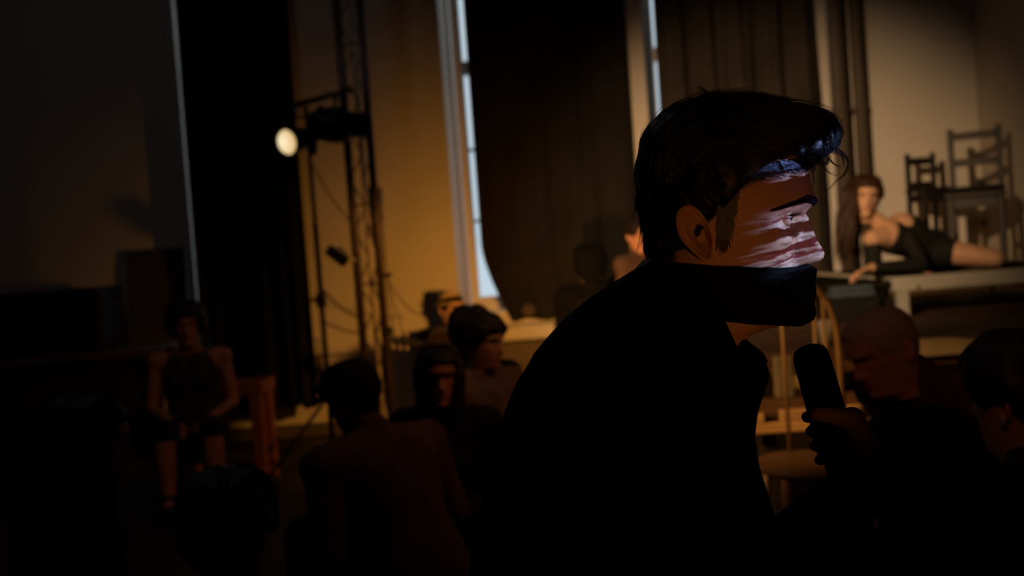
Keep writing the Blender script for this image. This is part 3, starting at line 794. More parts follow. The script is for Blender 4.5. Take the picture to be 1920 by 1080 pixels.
def ear_mesh(mb, X, side, sc_=1.):
    """outer ear: rim, inner ridge, bowl, lobe; sits behind the jaw"""
    nr, na = 14, 40; rows = []
    for i in range(nr + 1):
        r_ = i / nr; row = []
        for k in range(na):
            a = 2 * math.pi * k / na          # 0 = forward, pi/2 = up
            ca, sa = math.cos(a), math.sin(a)
            L = EAR_R if ca < 0 else EAR_F
            H = 32 if sa > 0 else 31
            ex = .9 if sa > 0 else 1.25
            yy = L * math.copysign(abs(ca) ** .95, ca) * (1 if sa > 0 else (1 - .42 * abs(sa) ** 1.6)) * r_
            zz = H * math.copysign(abs(sa) ** ex, sa) * r_
            back = .5 - .5 * ca
            lobe = max(0, -sa)
            rim = 8.0 * math.exp(-((r_ - .90) / .085) ** 2) * (.35 + .65 * min(1, back * 1.6)) * (1 - .55 * lobe)
            anti = 5.5 * math.exp(-((r_ - .60) / .10) ** 2) * min(1, back * 1.5) * (1 - .8 * lobe)
            bowl = -EAR_D * math.exp(-(((yy - 3) / (EAR_R * .42)) ** 2 + ((zz + 2) / (EAR_R * .72)) ** 2))
            trag = 4.5 * math.exp(-(((yy - 11) / 4.) ** 2 + ((zz + 4) / 6.5) ** 2))
            h = 8.5 + 11 * back * r_ + rim + anti + bowl + trag - (9 if i == nr else 0)
            row.append(X(Vector((side * (EAR_X + h), EAR_Y + yy - zz * EAR_T, EAR_Z + zz))))
        rows.append(row)
    mb.grid(rows, True)
    # back of the ear
    rows2 = []
    for r_, h in ((1., -2), (.8, -6), (.45, -8)):
        row = []
        for k in range(na):
            a = 2 * math.pi * k / na; ca, sa = math.cos(a), math.sin(a)
            L = EAR_R if ca < 0 else EAR_F; ex = .9 if sa > 0 else 1.25
            yy = L * math.copysign(abs(ca) ** .95, ca) * (1 if sa > 0 else (1 - .42 * abs(sa) ** 1.6)) * r_
            zz = (32 if sa > 0 else 31) * math.copysign(abs(sa) ** ex, sa) * r_
            back = .5 - .5 * ca
            row.append(X(Vector((side * (EAR_X + 8.5 + 11 * back * r_ + h - (0 if r_ == 1 else 2)), EAR_Y + yy - zz * EAR_T, EAR_Z + zz))))
        rows2.append(row)
    mb.grid([[p for p in rows[-1]]] + rows2, True)


def face_y(x, z, fem=0., nose=1.):
    lo, hi = 0., 1.5
    s = 1 if x >= 0 else -1
    for _ in range(24):
        m_ = (lo + hi) / 2
        if abs(head_point(m_ * s % (2 * math.pi), z, fem, nose).x) < abs(x): lo = m_
        else: hi = m_
    return head_point(lo * s % (2 * math.pi), z, fem, nose).y


def patch(X, xs_, zlo, zhi, off, nz=5, fem=0., nose=1.):
    rows = []
    for x in xs_:
        rows.append([X(Vector((x, face_y(x, zlo(x) + (zhi(x) - zlo(x)) * k / nz, fem, nose) + off * math.sin(math.pi * (.12 + .76 * k / nz)), zlo(x) + (zhi(x) - zlo(x)) * k / nz))) for k in range(nz + 1)])
    return MB().grid(rows)


def face_bits(root, X, fem, sc_, skin, brow_mat, lips=True, eyes=True, nose=1.):
    if eyes:
        for s in (-1, 1):
            c_ = Vector((s * 31, face_y(s * 31, 26, fem, nose) - 7.5, 26))
            mb = MB(); mb.ell(X(c_), (.0118 * sc_,) * 3, None, 18, 12); e_ = mb.build('eye', M['eye'], root, True)
            mb = MB(); mb.ell(X(c_ + Vector((0, 7.6, 0))), (.0058 * sc_,) * 3, None, 14, 8); mb.build('iris', M['iris'], e_, True)
            mb = MB()
            for up_ in (1, -1):             # upper and lower lid, meeting at the corners
                rows = []
                for k in range(15):
                    a = -1.75 + 3.5 * k / 14; op = max(0., 1 - (a / 1.02) ** 2)
                    e0 = (.40 if up_ > 0 else -.34) * op - .04
                    rows.append([X(c_ + Vector((rr_ * math.sin(a) * math.cos(q), rr_ * math.cos(a) * math.cos(q), rr_ * math.sin(q)))) for q, rr_ in ((e0, 12.3), (e0 + .05 * up_, 13.2), (e0 + .4 * up_, 13.2), (up_ * 1.0, 12.9), (up_ * 1.4, 12.5))])
                mb.grid(rows)
            mb.build('eyelid', skin, e_, True, recalc=False)
    for s in (-1, 1):
        xs_ = [s * x for x in np.linspace(11, 63, 15)]
        cz = lambda x: 41 + 5 * math.sin((abs(x) - 12) / 46 * 2.9) - 9 * max(0, (abs(x) - 40) / 23) + fem
        hw = lambda x: (4.6 - 2.0 * fem) * max(.12, math.sin(math.pi * min(1, (abs(x) - 8) / 58)) ** .6)
        patch(X, xs_, lambda x: cz(x) - hw(x), lambda x: cz(x) + hw(x), 1.6, 4, fem, nose).build('eyebrow', brow_mat, root, True, recalc=False)
    if lips:
        xs_ = list(np.linspace(-23, 23, 15))
        q = lambda x: max(0, 1 - (abs(x) / 23.5) ** 2)
        patch(X, xs_, lambda x: -44, lambda x: -44 + 7.5 * q(x) ** .8 - 1.2 * math.exp(-(x / 4) ** 2), 1.6, 5, fem, nose).build('upper_lip', M['lips'], root, True, recalc=False)
        patch(X, xs_, lambda x: -44.5 - 9 * q(x) ** .7, lambda x: -44.3, 2.0, 5, fem, nose).build('lower_lip', M['lips'], root, True, recalc=False)


# ------------------------------------------------------------------ people: hair
def hair_cap(X, thick, front=82, temple=24, ear=20, nape=-48, wild=2.0, freq=22, seed=0, nz=22, nth=84, thin_edge=.25):
    rs = np.random.default_rng(seed); ph = rs.uniform(0, 6.28, 12)
    rows = []
    cen = Vector((0, -4, 55))
    for j in range(nz + 1):
        t_ = j / nz; row = []
        for k in range(nth):
            th = 2 * math.pi * k / nth; a = th if th <= math.pi else 2 * math.pi - th
            zb = np.interp(a, [0, .75, 1.05, 1.25, 1.45, 1.8, 2.1, 2.5, 3.15], [front, front - 6, temple + 22, temple - 18, ear + 2, ear, -5, nape + 6, nape])
            z = 136 + (zb - 136) * t_ ** 1.15
            p = head_point(th, z, feat=False); d = (p - cen).normalized()
            edge = thin_edge + (1 - thin_edge) * min(1, (1 - t_) * 5) ** .6
            o = thick * edge + wild * (math.sin(freq * th + 4 * t_ + ph[0] + 2 * math.sin(3 * th + ph[1])) + .8 * math.sin(freq * 2.1 * th + ph[2] + 7 * t_) + .8 * math.sin(9 * t_ + 5 * th + ph[3])) * edge
            row.append(X(p + d * max(1.2, o)))
        rows.append(row)
    mb = MB().grid(rows, True); mb.f.append(tuple(range(nth)))
    return mb


def locks(X, roots, fn, r0, n=9, seed=0):
    """hanging hair locks; fn(root, t) gives the mm offset path"""
    mb = MB()
    for rt in roots:
        pts = [X(fn(rt, k / n)) for k in range(n + 1)]
        rr = [r0 * (1.0 if k < n * .6 else max(.12, 1 - (k / n - .6) / .42)) for k in range(n + 1)]
        mb.tube(pts, rr, 5)
    return mb


# ------------------------------------------------------------------ people: bodies
def hand(mb, W, u, n_, side, curl=.5, sc_=1., spread=.10, thumb=.6):
    """five separate fingers; u wrist->knuckles, n_ palm normal, side +1: thumb on u x n_"""
    W = Vector(W); u = Vector(u).normalized(); n_ = (Vector(n_) - u * Vector(n_).dot(u)).normalized(); b = u.cross(n_) * side
    S = sc_
    K = []
    for i, (off, ln) in enumerate(((.030, .090), (.010, .094), (-.010, .089), (-.028, .080))):
        k = W + u * ln * S + b * off * S; K.append(k)
        mb.cone(W + b * off * .55 * S + u * .012 * S, k, .0135 * S, .0112 * S, 10)
    mb.cone(W, W - u * .02, .024 * S, .024 * S, 12)
    for i, (k, L) in enumerate(zip(K, (.072, .080, .074, .058))):
        d = (u + b * (spread * (1.5 - i))).normalized(); p = k; ang = 0
        for q, (f, rr) in enumerate(((.45, .0093), (.30, .0085), (.25, .0075))):
            ang += curl * (.75 if q == 0 else 1.0) * (1 + .06 * i)
            dd = d * math.cos(ang) + n_ * math.sin(ang); p2 = p + dd * L * f * S
            mb.cone(p, p2, rr * S, (rr - .0008) * S, 9); p = p2
    p = W + u * .022 * S + b * .026 * S
    d1 = (u * .62 + b * .72 + n_ * .35 * thumb).normalized(); p2 = p + d1 * .044 * S
    mb.cone(W + u * .01, p, .017 * S, .0145 * S, 9); mb.cone(p, p2, .0145 * S, .0105 * S, 9)
    d2 = (u * .85 + b * (.35 - .5 * curl) + n_ * .6 * curl * thumb).normalized(); p3 = p2 + d2 * .032 * S
    mb.cone(p2, p3, .0105 * S, .0092 * S, 9); mb.cone(p3, p3 + (d2 + n_ * .2 * curl).normalized() * .025 * S, .0092 * S, .0075 * S, 9)


def basis(fwd, up):
    z = Vector(up).normalized(); y = (Vector(fwd) - z * Vector(fwd).dot(z)).normalized(); x = y.cross(z)
    return x, y, z


def head_map(H, fwd, up, sc_=1.):
    x, y, z = basis(fwd, up); k = .001 * sc_; H = Vector(H)
    return lambda p: H + (x * p.x + y * p.y + z * p.z) * k


def figure(label, H, face, up=(0, 0, 1), body=None, lean=.12, fem=0, sc_=1., skin='skin', top='dark_cloth', legs='dark_cloth', sleeves='long', floor=0., seat='auto',
           hair=None, hairmat='hair_dark', arms='lap', voxel=.0055, bits=True, J=None, shoulder=None, stool_label=None, deci=.4, hat=None, nose=1., neck=.13, low=None, shirt_low=None, trunk=1.):
    """a whole seated figure; H is the ear point of the head"""
    H = Vector(H); X = head_map(H, face, up, sc_)
    bd_ = Vector(body or (face[0], face[1], 0)); bd_.z = 0; d = bd_.normalized(); s = Vector((d.y, -d.x, 0))      # s: the person's right
    zz = Vector((0, 0, 1)); t_ = (zz * math.cos(lean) + d * math.sin(lean)).normalized()
    shw = shoulder or (.165 if fem else .19)
    j = {}
    j['N'] = H - t_ * neck * sc_ - d * .015
    j['P'] = j['N'] - t_ * .50 * sc_
    j['P'].z = max(j['P'].z, floor + .12)
    hz = j['P'].z - floor
    for sg_, k in ((1, 'R'), (-1, 'L')):
        j['S' + k] = j['N'] - t_ * .045 + s * sg_ * shw
        j['H' + k] = j['P'] + s * sg_ * .088
        if hz > .26:
            j['K' + k] = j['H' + k] + d * .42 + s * sg_ * .04 + zz * (max(.47, min(.52, hz)) - hz) * .8
            j['A' + k] = Vector((j['K' + k].x, j['K' + k].y, floor + .075)) + d * .03
            j['T' + k] = j['A' + k] + d * .15 - zz * .045
        else:
            j['K' + k] = j['P'] + d * .28 + s * sg_ * .27; j['K' + k].z = floor + .16
            j['A' + k] = j['P'] + d * .36 - s * sg_ * .06; j['A' + k].z = floor + .07 + (.06 if sg_ > 0 else 0)
            j['T' + k] = j['A' + k] - s * sg_ * .14 + d * .04; j['T' + k].z = floor + .06
        if arms == 'lap':
            j['E' + k] = j['S' + k] - t_ * .27 + s * sg_ * .045 + d * .05
            j['W' + k] = j['E' + k] + d * .20 - s * sg_ * .12 - zz * .06
    if J: j.update({k: Vector(v_) for k, v_ in J.items()})
    N_, P_ = j['N'], j['P']; ax = (N_ - P_).normalized()
    wd_ = trunk
    def trunk_cones(mb, g, z0=0., z1=1., arms_=True):
        L = N_ - P_
        for sg_ in (1, -1):
            sR = (j['SR'] - j['SL']).normalized() * sg_; hR = (j['HR'] - j['HL']).normalized() * sg_
            a = P_ + L * z0 + hR * .055 * wd_; m_ = P_ + L * (.45) + hR * .045 * wd_; c_ = P_ + L * min(.80, z1) + sR * (.065 if fem else .075) * wd_
            if z0 < .45: mb.cone(a, m_, (.112 if z0 == 0 else .10) * wd_ + g, .092 * wd_ + g)
            if z1 > .45: mb.cone(m_, c_, .092 * wd_ + g, (.098 if fem else .108) * wd_ + g)
            if z1 > .9: mb.cone(c_, j['SR' if sg_ > 0 else 'SL'], .085 + g, .056 + g); mb.cone(N_ - ax * .02, j['SR' if sg_ > 0 else 'SL'], .05 + g, .052 + g)
        if fem and z1 > .6:
            for sg_ in (1, -1): 
                sR = (j['SR'] - j['SL']).normalized(); fr_ = sR.cross(ax); fr_ = -fr_ if fr_.dot(d) < 0 else fr_
                mb.cone(P_ + L * .70 + sR * sg_ * .07 + fr_ * .055, P_ + L * .66 + sR * sg_ * .07 + fr_ * .075, .055 + g, .05 + g)
    mb = MB()
    trunk_cones(mb, 0.)
    nk = H - (Vector(up).normalized()) * .06 * sc_ - Vector(face).normalized() * .01
    mb.cone(N_, nk, .058 if not fem else .050, .054 if not fem else .047)
    for k in 'RL':
        mb.cone(j['S' + k], j['E' + k], .050 if not fem else .044, .037 if not fem else .033); mb.cone(j['E' + k], j['W' + k], .037 if not fem else .033, .024)
        mb.cone(j['H' + k], j['K' + k], .088 if not fem else .083, .056); mb.cone(j['K' + k], j['A' + k].lerp(j['K' + k], .6), .056, .054); mb.cone(j['A' + k].lerp(j['K' + k], .6), j['A' + k], .054, .034)
        mb.cone(j['A' + k], j['T' + k], .036, .028)
        fa = (j['W' + k] - j['E' + k]).normalized()
        hd = j.get('D' + k); hd = hd if hd is not None else (fa + d * .2 - zz * .25)
        pn_ = j.get('Q' + k); pn_ = pn_ if pn_ is not None else Vector((0, 0, -1))
        # thumb towards the body's midline for a palm-down hand
        b_ = Vector(hd).normalized().cross(Vector(pn_).normalized()); mid_ = (-s if k == 'R' else s)
        hand(mb, j['W' + k] + fa * .01, hd, pn_, 1 if b_.dot(mid_) > 0 else -1, j.get('C' + k, Vector((.35, 0, 0)))[0], .92 if fem else 1.)
    head_mesh(mb, X, 72, 62, fem, nose, -125)
    for sg_ in (1, -1): ear_mesh(mb, X, sg_)
    me = fuse(mb, voxel, 2, deci, 'person')
    o = link('person', me, M[skin], None, True); tag(o, label, 'person')
    # clothes
    if top:
        mb = MB(); trunk_cones(mb, .018 if sleeves == 'long' else .010, 0., 1. if sleeves != 'bare' else .82)
        if sleeves == 'tank':
            mb = MB(); trunk_cones(mb, .010, 0., .82)
            for sg_, k in ((1, 'R'), (-1, 'L')):
                mb.cone(P_ + (N_ - P_) * .8 + (j['S' + k] - N_) * .5, j['S' + k].lerp(N_, .42) + ax * .03, .085, .035)
        if sleeves == 'off':
            mb = MB(); trunk_cones(mb, .011, 0., .72)
            for k in 'RL':
                mb.cone(j['S' + k].lerp(j['E' + k], .26), j['E' + k], .054, .045); mb.cone(j['E' + k], j['W' + k].lerp(j['E' + k], .10), .045, .034)
                mb.cone(P_, j['H' + k], .118, .105); mb.cone(j['H' + k], j['H' + k].lerp(j['K' + k], .14), .100, .094)
        if sleeves in ('long', 'short'):
            for k in 'RL':
                mb.cone(j['S' + k], j['E' + k] if sleeves == 'long' else j['S' + k].lerp(j['E' + k], .55), .062 if not fem else .056, .052)
                if sleeves == 'long': mb.cone(j['E' + k], j['W' + k], .052, .038)
            mb.cone(N_ - ax * .02, N_ + ax * .035, .075, .068); mb.cone(P_ + ax * .02, N_ - ax * .10, .135, .125)
        nm_ = 'dress' if sleeves == 'off' else 'top'; link(nm_, fuse(mb, .008, 12, .5, nm_), M[top], o, True)
    if legs:
        mb = MB()
        for k in 'RL':
            mb.cone(P_, j['H' + k], .12, .105); mb.cone(j['H' + k], j['K' + k], .104, .072)
            if low is None: mb.cone(j['K' + k], j['A' + k], .070, .052)
        link('trousers' if low is None else 'skirt', fuse(mb, .009, 5, .5, 'trousers'), M[legs], o, True)
    for k in 'RL':
        if floor is not None and J is None or (J and 'noshoe' not in J):
            mb = MB(); mb.cone(j['A' + k] - d * .02 - zz * .02, j['T' + k], .046, .038); mb.cone(j['A' + k], j['A' + k] + zz * .02, .045, .045)
            link('shoe', fuse(mb, .008, 3, .6, 'shoe'), M['canvas'], o, True)
    if bits: face_bits(o, X, fem, sc_, M[skin], M[hairmat], True, True, nose)
    if hair:
        hm = hair(X); hm.build('hair', M[hairmat], o, True)
    if hat: hat(X, o)
    if seat == 'auto' and hz > .2:
        zt = j['P'].z - .135
        st_ = empty('stool', (P_.x, P_.y, floor), stool_label or ('low dark wooden stool under the ' + label.split(' with ')[0].split(' in ')[0]), 'stool')
        MB().lathe([(.10, -.03), (.165, -.028), (.17, -.015), (.165, -.001), (.10, 0)], Matrix.Translation((P_.x, P_.y, zt)), 20).build('seat', M['wood_dark'], st_, True)
        for q in range(4):
            a = math.pi / 4 + q * math.pi / 2
            MB().tube([(P_.x + .10 * math.cos(a), P_.y + .10 * math.sin(a), zt - .02), (P_.x + .15 * math.cos(a), P_.y + .15 * math.sin(a), floor + .002)], .014, 8).build('leg', M['wood_dark'], st_, True)
    return o, j, X


def side_locks(spread_z, n, L, out, seed, r0=.007, front=1.0, wave=5.):
    """long hair falling from the crown round the head and over the shoulders"""
    rs = np.random.default_rng(seed)
    def make(X):
        mb = hair_cap(X, 13, 82, 20, 10, -60, 2.5, 18, seed)
        roots = []
        for k in range(n):
            th = rs.uniform(front, 2 * math.pi - front); roots.append((th, rs.uniform(30, 105), rs.uniform(.7, 1.1), rs.uniform(0, 6.28), rs.uniform(4, 16)))
        def fn(rt, t_):
            th, z0, l_, ph, of = rt
            z = z0 - t_ * L * l_
            zz = max(z, -60)
            p = head_point(th, max(min(zz, 125), -60), feat=False); c_ = Vector((0, -4, p.z)); dd = (p - c_); dd.z = 0; dd.normalize()
            grow = of + out * min(1, max(0, (40 - z) / 160))
            p = p + dd * grow + Vector((wave * math.sin(t_ * 7 + ph), wave * math.cos(t_ * 6 + ph), 0)); p.z = z
            return p
        mb2 = locks(X, roots, fn, r0)
        mb.add(mb2.v, mb2.f); return mb
    return make


def curly(thick, wild, seed, **kw):
    return lambda X: hair_cap(X, thick, wild=wild, freq=13, seed=seed, **kw)


# ---- reclining woman on the stage
W = {}
Yw = 6.12
JW = {
    'N': P(1660, 424, 6.16), 'P': P(1752, 474, 6.30), 'SR': P(1636, 448, 6.08), 'SL': P(1690, 418, 6.20),
    'HR': P(1752, 488, 6.42), 'HL': P(1760, 470, 6.20),
    'KL': P(1866, 484, 6.02), 'AL': P(1776, 498, 6.36), 'TL': P(1760, 503, 6.30),
    'KR': P(1860, 494, 6.52), 'AR': P(1872, 488, 6.95), 'TR': P(1885, 490, 7.05),
    'EL': P(1728, 496, 5.99), 'WL': P(1634, 502, 5.96), 'ER': P(1640, 505, 6.09), 'WR': P(1700, 506, 6.07),
    'DL': (-1, -.12, -.30), 'QL': (0, -.2, -1), 'DR': (1, 0, -.1), 'QR': (0, 0, -1), 'CL': (.42, 0, 0), 'noshoe': (0, 0, 0),
}
JW['noshoe'] = Vector((0, 0, 0))
fw = Vector((-.16, -1, -.04)); upw = Vector((.12, 0, 1))
Hw = P(1621, 379, 6.16)
def woman_hair(X):
    rs = np.random.default_rng(5)
    mb = hair_cap(X, 24, 80, 30, 10, -60, 3.5, 15, 5)
    roots = []
    for k in range(150):
        r_ = rs.uniform()
        # person's right side (seen left) carries most of the length
        roots.append((rs.uniform(.85, 3.3), rs.uniform(20, 110), rs.uniform(.75, 1.08), rs.uniform(0, 6.28), rs.uniform(6, 42)))
    def fn(rt, t_):
        th, z0, l_, ph, of = rt
        z = z0 - t_ * 400 * l_
        p = head_point(th, max(min(z, 125), -40), feat=False); c_ = Vector((0, -4, p.z)); dd = (p - c_); dd.z = 0; dd.normalize()
        p = p + dd * (of + 30 * min(1, max(0, (60 - z) / 150))) + Vector((7 * math.sin(t_ * 6 + ph) + 20 * t_, 30 * t_ + 6 * math.cos(t_ * 5 + ph), 0)); p.z = z; return p
    m2 = locks(X, roots, fn, .009, 11); mb.add(m2.v, m2.f); return mb
o, j, X = figure('young woman with long auburn hair in a black off-shoulder dress reclining on the stage', Hw, fw, upw, (-.1, -1, 0), 0., 1, 1.04, 'skin_pale', 'dress', None, 'off', seat=None, J=JW, hair=woman_hair, hairmat='hair_brown', floor=ZD, voxel=.0045, deci=.6, shoulder=.15, nose=.85)
# ---- grey haired man, bowed, facing left
fg = Vector((-.93, -.30, -.42)).normalized()
o, j, X = figure('grey haired man in a dark red shirt, bowed and facing left before the stage', P(1666, 668, 2.66), fg, (-.36, .0, 1), (-.90, -.30, 0), .72, 0, .95, 'skin_dark', 'red_cloth', 'dark_cloth', 'long',
                 hair=lambda X: hair_cap(X, 4.5, 92, 30, 22, -45, .8, 40, 11), hairmat='hair_grey', J={}, seat='auto', stool_label='low dark wooden stool under the bowed man in the red shirt', shoulder=.20, neck=.12)
# ---- dark heads at the right edge, near the camera
figure('person in a dark rounded hood with the back turned, in the lower right corner', P(1735, 935, 1.62), Vector((.1, 1, .05)), (0, 0, 1), (.1, 1, 0), .2, 0, 1., 'skin_dark', 'dark_cloth', 'dark_cloth', hair=lambda X: hair_cap(X, 16, 20, -60, -70, -110, .6, 9, 21), hairmat='dark_cloth', bits=False, deci=.3, stool_label='low dark wooden stool under the hooded person in the lower right corner')
figure('person with dark hair in black, mostly cut off by the right edge of the frame', P(1925, 768, 1.95), Vector((-.5, 1, 0)), (0, 0, 1), (-.4, 1, 0), .1, 0, 1., 'skin_dark', 'dark_cloth', 'dark_cloth', hair=curly(22, 3, 22), bits=False, deci=.3, stool_label='low dark wooden stool under the person cut off at the right edge')

# ---- seated woman at the left
HL_ = P(350, 618, 5.8)
def lw_hair(X): return hair_cap(X, 34, 78, -10, -30, -62, 7, 9, 31)
o, j, X = figure('woman with dark bobbed hair in a dark sleeveless top, seated with hands on her lap', HL_, Vector((.30, -1, -.18)), (0, 0, 1), (.22, -1, 0), .10, 1, .98, 'skin_dark', 'grey_cloth', 'dark_cloth', 'tank', hair=lw_hair, low=1, stool_label='dark wooden stool under the woman in the sleeveless top', shoulder=.185)
# wooden side chair next to her
q0, q1 = P(418, 728, 6.0), P(492, 722, 6.0)
ws = empty('wooden_bench', ((q0.x + q1.x) / 2, 6.1, 0), 'reddish wooden bench end just right of the seated woman in the sleeveless top', 'bench')
MB().box((q0.x - .35, 5.98, P(480, 718, 6.0).z - .075), (P(491, 720, 6.0).x, 6.32, P(480, 718, 6.0).z), .006).build('seat', M['wood_red'], ws)
for x in (q0.x - .30, P(480, 770, 6.0).x):
    for y in (6.02, 6.28): MB().box((x - .034, y - .03, .001), (x + .034, y + .03, P(480, 718, 6.0).z - .075), .004).build('leg', M['wood_red'], ws)

# ---- man in the black cap
fc = Vector((-.80, .55, -.40)).normalized()
def cap(X, o):
    mb = hair_cap(X, 11, 60, 40, 30, -5, .3, 6, 41); mb.build('cap_crown', M['dark_cloth'], o, True)
    rows = []
    for k in range(17):
        a = -1.1 + 2.2 * k / 16
        rows.append([X(Vector((72 * math.sin(a), 60 + (48 + 70 * r_) * math.cos(a), 66 - 22 * r_ * r_ - 10 * math.sin(a) ** 2))) for r_ in (0, .33, .66, 1)])
    b_ = MB().grid(rows).build('cap_peak', M['dark_cloth'], o, True, recalc=False); sm = b_.modifiers.new('t', 'SOLIDIFY'); sm.thickness = .003
figure('man in a black cap and brown shirt seen from behind in front of the tower', P(668, 756, 3.2), fc, (-.30, .1, 1), (-.75, .65, 0), .42, 0, .98, 'skin_dark', 'brown_cloth', 'dark_cloth', 'long', hair=lambda X: hair_cap(X, 4, 60, 10, 5, -55, .6, 40, 42), hat=cap, bits=True, shoulder=.22, stool_label='low dark wooden stool under the man in the black cap')

# ---- woman with long dark hair facing us
figure('woman with long straight dark hair and dark top facing the camera in the crowd', P(824, 716, 3.85), Vector((.12, -1, -.08)), (.03, 0, 1), (-.25, -1, 0), .08, 1, .98, 'skin_dark', 'dark_cloth', 'dark_cloth', 'long', hair=side_locks(0, 150, 380, 18, 51, .007, .95), stool_label='low dark wooden stool under the woman with long straight hair')
# ---- woman in profile, flowered dress
figure('woman in a beige top and red flowered skirt, face lit orange, turned to the right', P(902, 652, 4.45), Vector((.80, -.55, -.05)), (.05, 0, 1), (.5, -.8, 0), .10, 1, .98, 'skin', 'beige_cloth', 'flower', 'long', hair=curly(24, 4, 61, front=72, nape=-75), low=1, stool_label='low dark wooden stool under the woman in the beige top')
# ---- brown haired person behind her
figure('brown haired person in dark clothes just behind the woman in the beige top', P(884, 634, 4.86), Vector((.5, 1, 0)), (0, 0, 1), (.4, 1, 0), .08, 0, 1., 'skin_dark', 'dark_cloth', 'dark_cloth', hair=curly(26, 4, 71), hairmat='hair_dark', bits=False, deci=.3, stool_label='low dark wooden stool under the brown haired person behind the beige top')
# ---- man in the straw hat
def hat(X, o):
    rows = []
    prof = [(70, 66), (122, 60), (124, 63), (96, 70), (92, 84), (88, 120), (80, 138), (55, 146), (10, 142)]
    for (r_, z) in prof:
        rows.append([X(Vector((r_ * .88 * math.sin(a), -4 + r_ * 1.05 * math.cos(a), z + (5 * math.cos(2 * a) if r_ > 110 else 0)))) for a in [2 * math.pi * k / 36 for k in range(36)]])
    mb = MB().grid(rows, True); mb.f.append(tuple((len(rows) - 1) * 36 + k for k in range(36)))
    h = mb.build('straw_hat', M['straw'], o, True)
    rows = [[X(Vector(((93 + e_) * .88 * math.sin(a), -4 + (93 + e_) * 1.05 * math.cos(a), z))) for a in [2 * math.pi * k / 36 for k in range(36)]] for z, e_ in ((70, 4.5), (86, 1.5))]
    MB().grid(rows, True).build('hat_band', M['dark_cloth'], o, True)
figure('man in a straw hat with an orange-lit face, low against the amber wall', P(846, 584, 7.32), Vector((.55, -.8, -.12)), (.02, 0, 1), (.3, -1, 0), .05, 0, 1., 'skin', 'dark_cloth', 'dark_cloth', hair=lambda X: hair_cap(X, 5, 75, 10, 5, -50, .8, 30, 81), hat=hat, stool_label='low dark wooden stool under the man in the straw hat')
# guitar held across him
gn = P(746, 641, 6.55); gb = P(838, 646, 6.50)
dr = (gb - gn).normalized(); upg = Vector((0, -.25, 1)); nrm = dr.cross(upg).normalized(); upg = nrm.cross(dr) * -1
if upg.z < 0: upg = -upg
gt = empty('guitar', gb, 'dark guitar with its neck pointing left, held by the man in the straw hat', 'guitar')
G = lambda u, v_, d_: gn + dr * u + upg * v_ + nrm * d_
L = (gb - gn).length
MB().bar(G(.10, 0, 0), G(L - .10, 0, 0), .05, .022, upg, .004).build('neck', M['wood_dark'], gt)
MB().bar(G(-.06, .012, 0), G(.105, 0, 0), .07, .018, upg, .006).build('headstock', M['wood_dark'], gt)
for k in range(3):
    for s in (-1, 1): MB().tube([G(-.03 + k * .045, s * .03 + .006, 0), G(-.03 + k * .045, s * .062 + .006, 0)], .008, 6).build('tuning_peg', M['truss_bright'], gt, True)
outl = []
for k in range(40):
    a = 2 * math.pi * k / 40; u = math.cos(a); wv_ = .165 + .028 * math.cos(2 * a) * 1 + .0 * u
    wv_ = (.13 if u < 0 else .17) * abs(math.sin(a)) ** .8 * (1 - .28 * math.exp(-((u + .15) / .22) ** 2))
    outl.append((L + .10 + u * .23, math.copysign(wv_, math.sin(a))))
mb = MB(); n = len(outl)
mb.add([G(u, v_, -.045) for u, v_ in outl] + [G(u, v_, .045) for u, v_ in outl], [tuple(range(n)), tuple(range(2 * n - 1, n - 1, -1))] + [(i, (i + 1) % n, n + (i + 1) % n, n + i) for i in range(n)])
mb.build('body', M['guitar'], gt)
# ---- dark silhouette before the middle curtain
figure('dark haired person in black, silhouetted against the middle curtain', P(1108, 506, 6.75), Vector((.1, 1, 0)), (0, 0, 1), (.1, 1, 0), .05, 0, 1.1, 'skin_dark', 'jacket', 'dark_cloth', hair=curly(24, 4, 91, nape=-95, ear=-30, temple=-20), hairmat='jacket', bits=False, deci=.3, stool_label='dark wooden stool under the silhouetted person before the middle curtain')
# ---- face half hidden behind the man's nape
figure('person with reddish lit face peeking out behind the nape of the man in black', P(1199, 447, 7.0), Vector((.55, -.9, 0)), (0, 0, 1), (.7, -.8, 0), .05, 1, 1.02, 'skin_dark', 'brown_cloth', 'dark_cloth', hair=curly(16, 3, 95), stool_label='dark wooden stool under the person peeking behind the nape')
# ---- big dark figure in the lower left
figure('large dark figure with long hair, barely visible in the lower left corner', P(150, 860, 2.5), Vector((.9, .4, -.1)), (0, 0, 1), (.7, .7, 0), .15, 1, 1.05, 'skin_dark', 'dark_cloth', 'dark_cloth', hair=side_locks(0, 110, 330, 14, 101, .008, 1.1), bits=False, deci=.3, stool_label='low dark wooden stool under the long haired figure at lower left')
# ---- dark curly head at the bottom
figure('person with dark curly hair, head just above the bottom edge left of the middle', P(432, 1015, 2.3), Vector((.2, 1, 0)), (0, 0, 1), (.1, 1, 0), .1, 0, 1.05, 'skin_dark', 'grey_cloth', 'dark_cloth', hair=curly(26, 5, 111), bits=False, deci=.3, stool_label='low dark wooden stool under the curly haired person at the bottom edge')

# ------------------------------------------------------------------ the man in black (main figure)
D0 = 1.15
K = D0 / F * 1000                         # mm per pixel at his depth
T0 = P(1330, 455, D0)
yawf = math.radians(7)
fwd = RT * math.cos(yawf) - FW * math.sin(yawf)
XM = head_map(T0, fwd, UP, 1.)
hx, hy, hz_ = basis(fwd, UP)
def PX(px, py, dd=0.):                     # point at his depth, dd metres nearer the camera
    return P(px, py, D0 - dd)

BACKS = .84; EAR_R, EAR_F, EAR_Y, EAR_X, EAR_D, EAR_Z, EAR_T = 22., 16., -18., 76., 16., 5., .36
body = MB()
head_mesh(body, XM, 170, 190, 0., 1., -140)
ear_mesh(body, XM, 1); ear_mesh(body, XM, -1)
